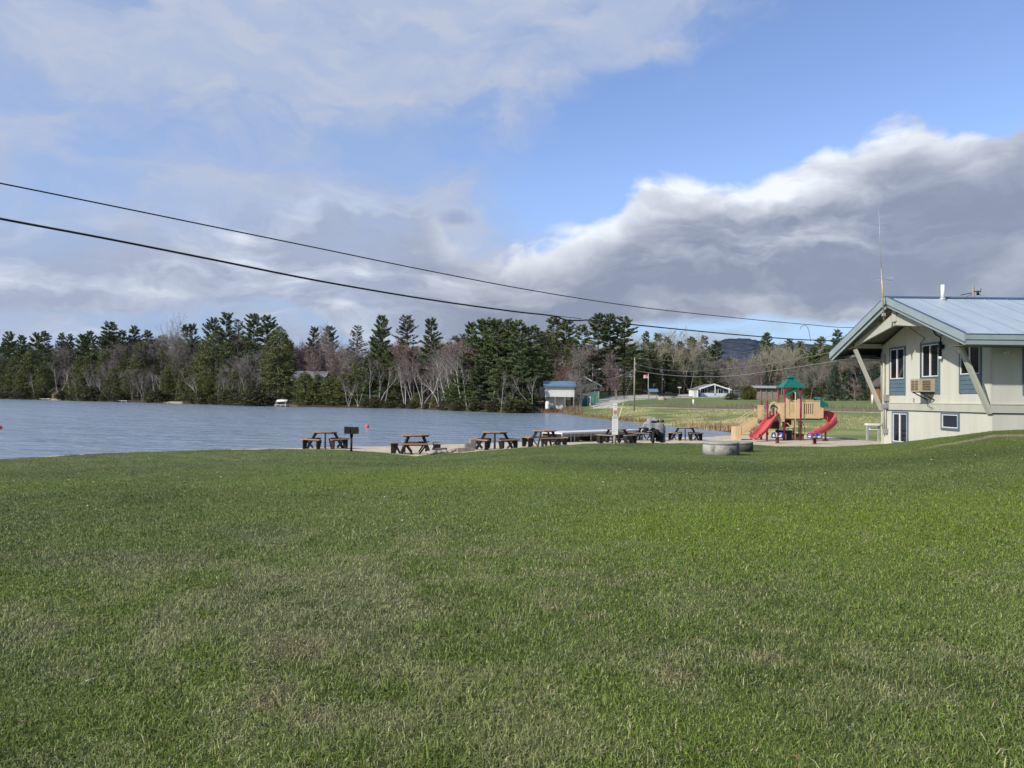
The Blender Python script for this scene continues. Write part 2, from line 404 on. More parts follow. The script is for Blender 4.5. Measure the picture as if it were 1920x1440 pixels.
LINES = [
    (np.full_like(UK, .6), np.full_like(UK, -1.6)),
    (np.full_like(UK, 3.5), np.full_like(UK, -1.6)),
    line([(-900, 8, -1.74), (0, 8, -1.72), (960, 8, -1.70), (1440, 8, -1.68), (1920, 8, -1.66), (2800, 8, -1.6)]),
    line([(-900, 14, -2.05), (0, 14, -1.95), (480, 14, -1.90), (960, 14, -1.84), (1440, 14, -1.76), (1920, 14, -1.55), (2800, 14, -1.3)]),
    line([(-900, 19, -2.3), (0, 20, -2.2), (480, 20, -2.06), (960, 20, -1.86), (1440, 20, -1.83), (1660, 20, -1.62), (1920, 20, -1.25), (2800, 20, -.9)]),
    line([(-900, 21.6, -2.46), (0, 27.9, -2.44), (200, 31.0, -2.42), (480, 33.6, -2.36), (560, 33, -2.29), (650, 30.2, -2.12), (780, 28.5, -2.2), (860, 29, -2.10), (960, 29.5, -1.95),
          (1100, 34, -2.0), (1200, 35.5, -2.04), (1340, 37, -2.08), (1390, 37, -2.11), (1450, 36.5, -2.13), (1550, 35.5, -2.10), (1660, 31.5, -1.72), (1760, 28, -1.26), (1862, 26, -.94), (1920, 26, -.92), (2800, 26, -.8)]),
    line([(-900, 21.8, -2.49), (0, 28.15, -2.48), (200, 31.4, -2.46), (480, 35.0, -2.44), (650, 33, -2.34), (780, 31, -2.30), (860, 32, -2.27), (960, 34, -2.26),
          (1100, 38, -2.30), (1200, 40, -2.34), (1340, 41, -2.38), (1390, 40.5, -2.38), (1450, 40, -2.34), (1550, 38.5, -2.26), (1660, 36, -2.05), (1760, 34, -1.75), (1862, 33, -1.2), (1920, 33, -1.0), (2800, 33, -.8)]),
    (dns, np.interp(UK, [-900, 1340, 1390, 1450, 1550, 1660, 1760, 2800], [-2.5, -2.5, -2.46, -2.45, -2.42, -2.32, -2.1, -1.6])),
    (dns*1.035, np.interp(UK, [-900, 1340, 1390, 1450, 1550, 1660, 1760, 2800], [-2.9, -2.65, -2.46, -2.42, -2.38, -2.25, -2.0, -1.5])),
    (dfs*0.955, np.interp(UK, [-900, 1340, 1390, 1450, 1550, 1660, 1760, 2800], [-3.4, -2.8, -2.44, -2.35, -2.28, -2.1, -1.9, -1.4])),
    (dfs, np.interp(UK, [-900, 1340, 1390, 1450, 1550, 1660, 1760, 2800], [-2.5, -2.5, -2.4, -2.3, -2.0, -1.8, -1.7, -1.3])),
    (dfs + np.interp(UK, [-900, 1050, 1150, 1390, 2800], [2.5, 3, 2.5, 2, 1]), np.interp(UK, [-900, 830, 1050, 1150, 1390, 1450, 2800], [-2.0, -2.0, -2.0, -2.15, -2.2, -2.1, -1.3])),
    (dpa, np.interp(UK, [-900, 0, 960, 1050, 1100, 1190, 1400, 1660, 1920], [-.8, -.9, -1.3, -.95, -.97, -1.03, -.97, -.94, -.9])),
    (dpa + 3, np.interp(UK, [-900, 0, 960, 1050, 1100, 1190, 1400, 1660, 1920], [-.7, -.8, -1.2, -.95, -.95, -1.02, -.97, -.94, -.9])),
    line([(-900, 400, .5), (0, 340, .3), (500, 260, .2), (830, 215, .2), (960, 185, .2), (1100, 185, .7), (1400, 185, .7), (1660, 175, .9), (2800, 170, 1.2)]),
    (np.full_like(UK, 440), np.interp(UK, [-900, 900, 1200, 2800], [13, 13, 13, 14])),
    (np.full_like(UK, 1500), np.full_like(UK, 14.0)),
    (np.full_like(UK, 4500), np.full_like(UK, 14.0)),
]
LD = np.array([a for a, b in LINES]); LZ = np.array([b for a, b in LINES])
for k in range(1, len(LD)): LD[k] = np.maximum(LD[k], LD[k-1] + 0.05)

def ground_np(X, Y):
    """world height of the ground; vectorised"""
    X = np.asarray(X, float); Y = np.maximum(np.asarray(Y, float), .6)
    u = np.clip(960 + F*X/Y, UK[0], UK[-1])
    j = np.clip(np.searchsorted(UK, u) - 1, 0, len(UK)-2); w = (u-UK[j])/(UK[j+1]-UK[j])
    sh = u.shape; z = np.full(sh, np.nan)
    D0 = LD[0][j]*(1-w)+LD[0][j+1]*w; Z0 = LZ[0][j]*(1-w)+LZ[0][j+1]*w
    z = np.where(Y <= D0, Z0, z)
    for k in range(1, len(LD)):
        D1 = LD[k][j]*(1-w)+LD[k][j+1]*w; Z1 = LZ[k][j]*(1-w)+LZ[k][j+1]*w
        t = np.clip((Y-D0)/np.maximum(D1-D0, 1e-6), 0, 1)
        if 1 <= k <= 6: t = t*t*(3-2*t)*.35 + t*.65
        z = np.where((Y > D0) & (Y <= D1), Z0+(Z1-Z0)*t, z)
        D0, Z0 = D1, Z1
    z = np.where(np.isnan(z), Z0, z)
    amp = sstep(Y, 4, 15)*.05*(1 - sstep(Y, 24, 34)) + sstep(Y, 70, 110)*.12*(1-sstep(Y, 150, 200)*.3)
    z = z + (fbm(X*.22, Y*.22, 3, 5)-.5)*amp + (fbm(X*1.1, Y*1.1, 2, 9)-.5)*.03*(Y < 60)
    return z + CAMZ
def gz(x, y): return float(ground_np(np.array([x]), np.array([y]))[0])
def on(u, d, dz=0.0):
    x = (u-960)/F*d; return Vector((x, d, gz(x, d)+dz))
def Lk(k, u): return np.interp(u, UK, LD[k])

def lawn_col(X, Y):
    """the lawn's own colours: lush, dark and winter-dry patches"""
    n1 = fbm(X*.28+3, Y*.28, 5, 21); n2 = fbm(X*.9, Y*.9, 4, 33); n3 = fbm(X*3.1, Y*3.1, 3, 41); n4 = fbm(X*.16-5, Y*.35, 3, 77)
    u = 960 + F*X/np.maximum(Y, .5)
    green = np.array([.108, .158, .032]); dark = np.array([.066, .102, .020]); dry = np.array([.245, .25, .125]); viv = np.array([.118, .180, .014])
    c = np.empty(X.shape + (3,)); c[:] = green
    def mixin(c, col, w): return c*(1-w[..., None]) + col*w[..., None]
    c = mixin(c, dark, sstep(n2, .42, .70)*.75)
    vm = np.exp(-((Y-10.2-(X-1.5)*.22)/3.2)**2)*sstep(X, -2, 3) + np.exp(-((X+1.0)/5)**2-((Y-18)/3.5)**2)*.9
    c = mixin(c, viv, np.clip(vm*1.1*(n2*.8+.5) + sstep(n1, .55, .75)*.4, 0, .9))
    dm = np.exp(-((X+1.9)/2.9)**2 - ((Y-6.6)/2.6)**2)*1.0 + np.exp(-((X+.1)/.9)**2-((Y-4.0)/.9)**2)*.6 + np.exp(-((X+2.6)/1.2)**2-((Y-3.6)/.7)**2)*.5 + .12
    dm = dm + np.exp(-((X-2.0)/1.1)**2-((Y-4.6)/.6)**2)*.35 + np.exp(-((X+13)/7)**2-((Y-27)/4)**2)*.75
    dw = np.clip(sstep(n2*.5+n3*.5, .38, .66)*dm*1.0 + sstep(n3, .58, .8)*.20, 0, .8)
    c = mixin(c, dry, dw*.62)
    bare = sstep(n3*.6+n2*.4, .66, .74)*sstep(Y, 9, 3)*.6
    c = mixin(c, np.array([.17, .115, .075]), bare)
    dk = np.exp(-((Y-21.5-(X-4)*-.12)/2.3)**2)*sstep(X, -1, 3)  # band of shade across the right, painted into the grass colour
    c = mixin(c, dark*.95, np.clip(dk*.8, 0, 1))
    pw = np.exp(-((Y-24.1-n2*.5)/.32)**2)*sstep(u, 1700, 1790)*.75
    c = mixin(c, np.array([.34, .29, .19]), pw)
    return c*(.93+.30*n4)[..., None]*np.array([.94, .87, .92])

# columns follow directions from the viewpoint so that the sheet is finest where it is nearest
ucol = np.concatenate([np.linspace(-900, -60, 30), np.arange(-48, 1968, 4.0), np.linspace(1980, 2800, 30)])
rows = np.concatenate([np.geomspace(.6, 20, 90)[:-1], np.arange(20, 60, .22), np.arange(60, 130, .42), np.geomspace(130, 300, 110), np.geomspace(306, 4500, 45)])
UU, DD = np.meshgrid(ucol, rows)
GX = (UU-960)/F*DD; GY = DD
GZ = ground_np(GX, GY)
nr, nc = UU.shape
GV = np.stack([GX, GY, GZ], -1).reshape(-1, 3)
idx = np.arange(nr*nc).reshape(nr, nc)
GF = np.stack([idx[:-1, :-1], idx[:-1, 1:], idx[1:, 1:], idx[1:, :-1]], -1).reshape(-1, 4)
fc = GV[GF].mean(1); fx, fy, fz = fc.T
fu = 960 + F*fx/fy
# photo position of far faces is only used here to outline the gravel yard as seen on the ground
CR = np.array(CAMROT)
pc = (fc - np.array([0, 0, CAMZ])) @ CR
pu = 960 + F*pc[:, 0]/-pc[:, 2]; py = 720 - F*pc[:, 1]/-pc[:, 2]
def inpoly(u, y, P):
    r = np.zeros(u.shape, bool); n = len(P)
    for i in range(n):
        (x1, y1), (x2, y2) = P[i], P[(i+1) % n]
        c = ((y1 > y) != (y2 > y)) & (u < (x2-x1)*(y-y1)/((y2-y1) or 1e-9)+x1); r ^= c
    return r
jit = (fbm(fx*1.2, fy*1.2, 3, 3)-.5)
lawn_edge = Lk(5, fu)
near_lawn = np.where(fu < 1680, lawn_edge + .35 + jit*2.2 + (fbm(fx*6, fy*6, 2, 8)-.5)*.7, 47.0)
shore_far = np.interp(fu, UK, LD[10])
reg = np.full(len(fc), 1)                                     # 0 lawn 1 beach 2 lake bed 3 meadow 4 forest floor 5 gravel yard 6 path
reg[fy < near_lawn] = 0
dsh = np.interp(fu, UK, LD[7])
reg[(fy > dsh+.15) & (fu < 1390) & (fy < shore_far)] = 2
mead = (fy > np.where(fu > 1390, np.interp(fu, [1390, 1420, 1480, 1544, 1650, 1700], [54.5, 54.5, 54, 52, 44.5, 40]) + jit*1.0, shore_far)) & (reg != 0)
reg[mead] = 3
reg[(fy > shore_far) & (fu < 1060 + jit*30)] = 4
reg[(fy > 205+jit*20) & (fu >= 1060)] = 4
pathd = np.interp(fu, UK, LD[12])
reg[(np.abs(fy-pathd-1.2) < 1.15+jit*.6) & (fu > 1105)] = 6
yard = inpoly(pu + jit*8, py + jit*1.0, [(1112, 766), (1108, 760), (1122, 749), (1150, 743), (1200, 739.5), (1330, 738), (1370, 744), (1300, 745.5), (1230, 747), (1180, 751), (1158, 756), (1152, 762), (1190, 765)])
reg[yard & (fy > 70)] = 5
# colours
X2, Y2 = GV[:, 0], GV[:, 1]; vu = UU.ravel()
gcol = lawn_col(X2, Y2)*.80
nn1 = fbm(X2*.12, Y2*.06, 4, 51); nn2 = fbm(X2*.5+Y2*.2, Y2*.25, 4, 61)
mgreen = np.array([.150, .180, .055]); mtan = np.array([.50, .445, .215]); mbrown = np.array([.17, .145, .09]); mdg = np.array([.055, .085, .022])
mc = np.empty_like(gcol); mc[:] = mgreen
pthv = np.interp(vu, UK, LD[12]); fsv = np.interp(vu, UK, LD[10])
bank_t = np.clip((Y2-fsv)/np.maximum(pthv-fsv, .1), 0, 1.2)
w = sstep(nn2, .36, .60)*.9*np.interp(bank_t, [0, .2, .6, 1, 1.2], [1, 1, .9, .5, 0])*sstep(vu, 1120, 1230)*(1-.72*sstep(vu, 1480, 1570)); mc = mc*(1-w[:, None])+mtan*w[:, None]
w = np.exp(-((Y2-pthv-9)/7)**2)*1.05*sstep(vu, 1180, 1300)*(.5+nn2); w = np.clip(w, 0, .9); mc = mc*(1-w[:, None])+mbrown*w[:, None]
w = sstep(nn1, .5, .7)*.35; mc = mc*(1-w[:, None])+mdg*w[:, None]
fl = np.array([.065, .050, .036])*(.7+.6*nn1)[:, None]
far_v = (vu < 1060) & (Y2 > fsv-1)
farw = sstep(Y2, 196, 215)
mc = mc*(1-farw[:, None]) + np.array([.07, .062, .035])*farw[:, None]
# sandy and grassy clearings on the wooded shore
fl = np.where((((np.abs(vu-525) < 32) & (Y2 < fsv+9)))[:, None], np.array([.15, .105, .075]), fl)
fl = np.where((((np.abs(vu-315) < 28) | (np.abs(vu-100) < 14)) & (Y2 < fsv+4))[:, None], np.array([.33, .30, .2]), fl)
fl = np.where((((vu > 1000) & (vu < 1100)) & (Y2 < fsv+30))[:, None], np.array([.20, .155, .10])*(.7+.6*nn2)[:, None], fl)
bedc = np.empty_like(gcol); bedc[:] = (.05, .05, .045)

def ground_part(name, k, material, col=None, smooth=True):
    f = GF[reg == k]
    if not len(f): return
    used, inv = np.unique(f, return_inverse=True)
    me = mesh_np(name, GV[used], inv.reshape(-1, 4), material, col=None if col is None else col[used], smooth=smooth)
    return tag(link_mesh(name, me), None, None, None, 'structure')
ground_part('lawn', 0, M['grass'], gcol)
ground_part('beach', 1, M['sand'])
ground_part('lake_bed', 2, M['far_ground'], bedc)
ground_part('meadow', 3, M['grass'], mc)
ground_part('forest_floor', 4, M['far_ground'], fl)
ground_part('gravel_yard', 5, M['gravel'])
ground_part('path', 6, M['sand'])
# ground behind the viewer
g = MB(); g.add([(-400, -300, -.004), (400, -300, -.004), (400, .75, -.004), (-400, .75, -.004)], [(0, 1, 2, 3)])
bk = mat('back_lawn', (.085, .12, .03), .9, .2, .5)
tag(g.build('ground', bk), kind='structure')

# ------------------------------------------------------------------ water
wm = bpy.data.materials.new('lake_water'); wm.use_nodes = True; t = wm.node_tree; p = t.nodes['Principled BSDF']
p.inputs['Base Color'].default_value = (.185, .24, .305, 1); p.inputs['Roughness'].default_value = .20
p.inputs['IOR'].default_value = 1.75; p.inputs['Specular IOR Level'].default_value = .5
co = t.nodes.new('ShaderNodeTexCoord'); mp = t.nodes.new('ShaderNodeMapping'); mp.inputs['Scale'].default_value = (.55, 1.25, 1); mp.inputs['Rotation'].default_value = (0, 0, R(-12))
t.links.new(co.outputs['Object'], mp.inputs[0]); v = S(t, mp.outputs[0])
h = noise(t, v, 1.3, 3, .6, .4)*0.8 + noise(t, v, .33, 3, .55, .5)*2.2
gust = noise(t, S(t, co.outputs['Object']), .05, 3, .5).ss(.35, .65)*.6 + .5
b = t.nodes.new('ShaderNodeBump'); b.inputs['Distance'].default_value = .9
t.links.new(h.k, b.inputs['Height']); t.links.new((gust*.75).k, b.inputs['Strength']); t.links.new(b.outputs[0], p.inputs['Normal'])
wz = CAMZ+WATER
g = MB(); g.add([(-420, 15, wz), (60, 15, wz), (60, 420, wz), (-420, 420, wz)], [(0, 1, 2, 3)])
tag(g.build('lake_water', wm), kind='structure')

# ------------------------------------------------------------------ scattered ground cover
def blades(name, X, Y, h, w, col, lean=.5, kindlabel=None, bend=True, material=None):
    n = len(X); Z = ground_np(X, Y) - .004
    a = rng.uniform(0, 2*math.pi, n); ln = rng.normal(0, lean, n)*h; la = rng.uniform(0, 2*math.pi, n)
    sx, sy = np.cos(a)*w/2, np.sin(a)*w/2; tx, ty = np.cos(la)*ln, np.sin(la)*ln
    B = np.stack([X, Y, Z], -1)
    P0 = B + np.stack([-sx, -sy, 0*h], -1); P1 = B + np.stack([sx, sy, 0*h], -1)
    mid = B + np.stack([tx*.35, ty*.35, h*.6], -1)
    P2 = mid + np.stack([sx*.75, sy*.75, 0*h], -1); P3 = mid - np.stack([sx*.75, sy*.75, 0*h], -1)
    T = B + np.stack([tx, ty, h*np.clip(1-np.abs(ln/np.maximum(h, 1e-4))*.35, .35, 1)], -1)
    V = np.stack([P0, P1, P2, P3, T], 1).reshape(-1, 3); i0 = np.arange(n)*5
    q = np.stack([i0, i0+1, i0+2], -1); q2 = np.stack([i0, i0+2, i0+3], -1); q3 = np.stack([i0+3, i0+2, i0+4], -1)
    Fc = np.concatenate([q, q2, q3])
    me = mesh_np(name, V, Fc, material or M['blade'], col=np.repeat(col, 5, 0))
    return tag(link_mesh(name, me), kindlabel, None, None, 'stuff')

N = 1050000
d = (rng.uniform(0, 1, N)*(38**.4-2.7**.4)+2.7**.4)**(1/.4)
u = rng.uniform(-420, 2360, N); X = (u-960)/F*d; Y = d
j2 = (fbm(X*1.2, Y*1.2, 3, 3)-.5)
ok = (Y < np.where(u < 1660, Lk(5, u)+.3+j2*2.2, 27.4)); X, Y, u = X[ok], Y[ok], u[ok]
n = len(X); c = lawn_col(X, Y); rr = rng.uniform(0, 1, n)
dryness = np.clip((c[:, 0]/np.maximum(c[:, 1], 1e-3)-.62)*2.2, 0, 1)
straw = rr < (.05+.36*dryness)*np.interp(Y, [5, 15, 25], [1, .7, .4])
c = c*np.array([1.06, 1.12, 1.0])*(1.03 + rng.uniform(-.58, .6, n)*np.interp(Y, [3, 12, 25], [1, .75, .5]))[:, None]
c[straw] = np.array([.33, .31, .165])*rng.uniform(.6, 1.3, straw.sum())[:, None]
tall = fbm(X*2.6, Y*2.6, 3, 90)
h = rng.uniform(.022, .046, n)*(.55+1.0*tall)*np.where(straw, .9, 1); h *= np.where(rng.uniform(0, 1, n) < .03, 1.9, 1)
w = .0034 + .00034*Y
h *= np.interp(Y, [0, 8, 25], [1, 1, .62])
blades('lawn_grass', X, Y, h, w*rng.uniform(.7, 1.3, n), c, 1.25, 'short lawn grass mixed with dry straw covering the foreground')

n = 240; u = rng.uniform(0, 1920, n); d = rng.uniform(3.2, 22, n)**1.0; X = (u-960)/F*d
blades('fallen_leaves', X, d, rng.uniform(.012, .03, n), rng.uniform(.012, .028, n)+.0012*d, np.array([(.55, .52, .44), (.30, .19, .10), (.62, .60, .55), (.24, .16, .10)])[rng.integers(0, 4, n)], 2.5, 'scattered pale and brown dead leaves lying on the lawn')
# dry bank grass, reeds and scrub
def scatter(name, n, u0, u1, dfun, h0, h1, wd, cols, label, lean=.35, dens=None):
    u = rng.uniform(u0, u1, n); d = dfun(u, rng.uniform(0, 1, n)); X = (u-960)/F*d; Y = d
    if dens is not None:
        k = rng.uniform(0, 1, n) < dens(X, Y); X, Y, u = X[k], Y[k], u[k]
    n = len(X); c = np.array(cols)[rng.integers(0, len(cols), n)]*rng.uniform(.65, 1.3, n)[:, None]
    blades(name, X, Y, rng.uniform(h0, h1, n), wd*rng.uniform(.6, 1.4, n), c, lean, label)
fs = lambda u: np.interp(u, UK, LD[10]); pt = lambda u: np.interp(u, UK, LD[12])
scatter('bank_grass', 30000, 1090, 1700, lambda u, r: fs(u)+.5+(pt(u)-fs(u)-.8)*r, .05, .13, .05,
        [(.48, .42, .21), (.40, .36, .17), (.26, .27, .10), (.18, .21, .06)], 'tussocky bank grass, straw and green, above the inlet', 1.3,
        lambda X, Y: sstep(fbm(X*.5+Y*.2, Y*.25, 4, 61), .40, .60)*.8*(1-.7*sstep(960+F*X/Y, 1470, 1600)))
scatter('reeds', 4200, 1150, 1398, lambda u, r: fs(u)-.4+2.0*r, .25, .75, .035,
        [(.42, .31, .18), (.34, .24, .13), (.25, .14, .09)], 'tan dead reeds along the edge of the inlet', .22,
        lambda X, Y: np.interp(960+F*X/Y, [1150, 1250, 1330, 1398], [.02, .05, .35, 1.0]))
scatter('reddish_brush', 1700, 1020, 1240, lambda u, r: fs(u)+.2+1.6*r, .15, .5, .03,
        [(.22, .085, .055), (.17, .10, .07), (.25, .15, .09)], 'reddish dead brush along the water under the bank', .3)
scatter('meadow_scrub', 9000, 1165, 1900, lambda u, r: pt(u)+3+16*r, .12, .55, .03,
        [(.17, .135, .10), (.13, .10, .075), (.20, .16, .11)], 'low brown scrub beyond the footpath', .25,
        lambda X, Y: sstep(fbm(X*.15, Y*.15, 3, 71), .42, .66))
scatter('shore_brush', 4200, 985, 1092, lambda u, r: fs(u)+.5+15*r, .2, .7, .05,
        [(.19, .13, .09), (.15, .11, .08), (.24, .18, .12)], 'brown brush on the slope below the blue-roofed boathouse', .35)

# ------------------------------------------------------------------ trees: a few grown forms of each kind, each tree copied from one
def tri_cloud(C, D, w, col, tilt=None):
    """leaf-sized triangles at C pointing along D (with their length), width w"""
    n = len(C); r = rng.normal(0, 1, (n, 3)); s = np.cross(D, r); s /= np.maximum(np.linalg.norm(s, axis=1), 1e-6)[:, None]
    w = np.broadcast_to(w, (n,))[:, None]
    V = np.stack([C - s*w/2 , C + s*w/2, C + D], 1).reshape(-1, 3)
    return V, np.repeat(col, 3, 0)
def sphere_dirs(n):
    v = rng.normal(0, 1, (n, 3)); return v/np.linalg.norm(v, axis=1)[:, None]
def leaf_mesh(name, parts, mats_, limb=None):
    V = np.concatenate([p[0] for p in parts]); c = np.concatenate([p[1] for p in parts])
    Fc = np.arange(len(V)).reshape(-1, 3)
    return mesh_np(name, V, Fc, mats_, col=c)

def seg_tubes(segs, n):
    """segs: list of (p0, p1, r0, r1) -> verts, tris"""
    A = np.array([s[0] for s in segs]); B = np.array([s[1] for s in segs]); ra = np.array([s[2] for s in segs]); rb = np.array([s[3] for s in segs])
    t = B-A; t /= np.maximum(np.linalg.norm(t, axis=1), 1e-6)[:, None]
    ref = np.where(np.abs(t[:, 2:3]) > .9, np.array([[1., 0, 0]]), np.array([[0, 0, 1.]]))
    a = np.cross(t, ref); a /= np.linalg.norm(a, axis=1)[:, None]; b = np.cross(t, a)
    m = len(segs); V = np.zeros((m, 2*n, 3))
    for k in range(n):
        an = 2*math.pi*k/n; dv = a*math.cos(an)+b*math.sin(an)
        V[:, k] = A + dv*ra[:, None]; V[:, n+k] = B + dv*rb[:, None]
    fs = []
    for k in range(n):
        k2 = (k+1) % n; fs += [(k, k2, n+k2), (k, n+k2, n+k)]
    Fc = (np.arange(m)[:, None, None]*2*n + np.array(fs)[None]).reshape(-1, 3)
    return V.reshape(-1, 3), Fc
def tube_mesh(name, groups, material, smooth=True):
    Vs = []; Fs = []; o = 0
    for segs, n in groups:
        if not segs: continue
        V, Fc = seg_tubes(segs, n); Vs.append(V); Fs.append(Fc+o); o += len(V)
    return mesh_np(name, np.concatenate(Vs), np.concatenate(Fs), material, smooth=smooth)

def pick(cols, n, lo=.7, hi=1.3):
    return np.array(cols)[rng.integers(0, len(cols), n)]*rng.uniform(lo, hi, n)[:, None]

PINE = [(.125, .165, .070), (.100, .142, .058), (.150, .182, .070), (.125, .155, .085)]
HEML = [(.110, .132, .042), (.088, .114, .040), (.135, .145, .048)]
CEDAR = [(.115, .135, .036), (.095, .118, .034), (.13, .14, .042)]
SPRUCE = [(.040, .068, .042), (.032, .056, .036), (.048, .076, .048)]

def make_pine(H, Rm, base, dens, cols, upsweep=.35, gap=.62, open_=.5):
    """white pine: whorls of long limbs carrying flattened plumes, ragged outline"""
    segs = [((0, 0, 0), (.05, .03, H*.5), .26, .17), ((.05, .03, H*.5), (0, 0, H*.98), .17, .03)]
    limbs = []; parts = []; z = H*base
    while z < H*.985:
        f = (z/H-base)/(1-base); R0 = Rm*1.12*(1-f)**.62*(.55+.45*math.sin(min(1, f*2.4+.35)*math.pi*.62)) + .35
        k = rng.integers(3, 6); a0 = rng.uniform(0, 6.28)
        for j in range(k):
            if rng.uniform() < .10: continue
            a = a0 + 6.28*j/k + rng.normal(0, .3); Lb = R0*rng.uniform(.55, 1.18); dx, dy = math.cos(a), math.sin(a)
            us = upsweep*(.4+f*1.2)*rng.uniform(.5, 1.4)
            pts = [np.array([dx*Lb*t, dy*Lb*t, z + Lb*(us*t**1.4 - .22*(1-f)*t)]) for t in (0, .35, .7, 1)]
            for q in range(3): limbs.append((pts[q], pts[q+1], .06*(1-q*.28), .06*(1-(q+1)*.28)))
            nt_ = max(4, int(dens*Lb*2.7)); t = rng.uniform(.25, 1.02, nt_)**.8
            C = np.stack([np.interp(t, (0, .35, .7, 1), [p[i] for p in pts]) for i in range(3)], -1)
            lat = rng.normal(0, .13, nt_)*Lb*(1.25-t*.8)
            C += np.stack([-dy*lat, dx*lat, rng.normal(.06, .09, nt_)], -1)
            cb = np.array(cols)[rng.integers(0, len(cols))]*rng.uniform(.75, 1.25)
            for m_ in range(5):
                D = sphere_dirs(nt_)*np.array([1, 1, .6]) + np.array([dx*.6, dy*.6, .55]); D /= np.linalg.norm(D, axis=1)[:, None]
                D *= rng.uniform(.22, .44, nt_)[:, None]
                parts.append(tri_cloud(C, D, rng.uniform(.085, .14, nt_), np.tile(cb, (nt_, 1))*rng.uniform(.7, 1.35, nt_)[:, None]))
        z += gap*rng.uniform(.7, 1.3)*(1.15-.5*f)
    tr = tube_mesh('pine_trunk', [(segs, 8), (limbs, 4)], M['bark'])
    return tr, leaf_mesh('pine_crown', parts, M['leaf']), H

def make_dense(H, Rm, base, n, cols, shape='oval', droop=.35, size=.30, lumps=26):
    """hemlock, cedar, spruce: closely set drooping sprays on short limbs"""
    segs = [((0, 0, 0), (0, 0, H*.95), .20, .03)]; limbs = []; C = []; Dd = []; cc = []
    nb = lumps*5
    zs = H*(base + (1-base)*rng.uniform(0, 1, nb)**.92)
    for z in zs:
        f = (z/H-base)/(1-base)
        if shape == 'cone': R0 = Rm*(1-f)**.95+.08
        elif shape == 'bush': R0 = Rm*math.sqrt(max(.02, 1-(1.7*f-.72)**2 if f > .42 else 1-(f*.9-.38)**2*1.2))
        else: R0 = Rm*math.sqrt(max(.02, 1-f**1.9))*(.72+.28*min(1, f*4+.2))
        a = rng.uniform(0, 6.28); Lb = R0*rng.uniform(.72, 1.15); dx, dy = math.cos(a), math.sin(a)
        end = np.array([dx*Lb, dy*Lb, z - Lb*droop*rng.uniform(.2, 1)])
        limbs.append((np.array([0, 0, z+.1]), end, .035, .01))
        k = max(6, int(n/nb*(R0/Rm*.8+.3))); t = rng.uniform(.30, 1.0, k)**.7
        c = np.array([0, 0, z+.1])*(1-t[:, None]) + end*t[:, None]
        c += rng.normal(0, 1, (k, 3))*np.array([.16, .16, .10])*Rm*.55*(1.1-t*.35)[:, None]
        C.append(c); cb = np.array(cols)[rng.integers(0, len(cols))]*rng.uniform(.72, 1.3)
        cc.append(np.tile(cb, (k, 1))*rng.uniform(.7, 1.35, k)[:, None])
        D = sphere_dirs(k)*.8 + np.array([dx*.7, dy*.7, -droop if shape != 'bush' else .4]); Dd.append(D)
    C = np.concatenate(C); D = np.concatenate(Dd); D /= np.linalg.norm(D, axis=1)[:, None]; D *= rng.uniform(.7, 1.5, len(D))[:, None]*size
    return tube_mesh('conifer_trunk', [(segs, 8), (limbs, 3)], M['bark']), leaf_mesh('conifer_crown', [tri_cloud(C, D, rng.uniform(.35, .7, len(C))*size, np.concatenate(cc))], M['leaf']), H

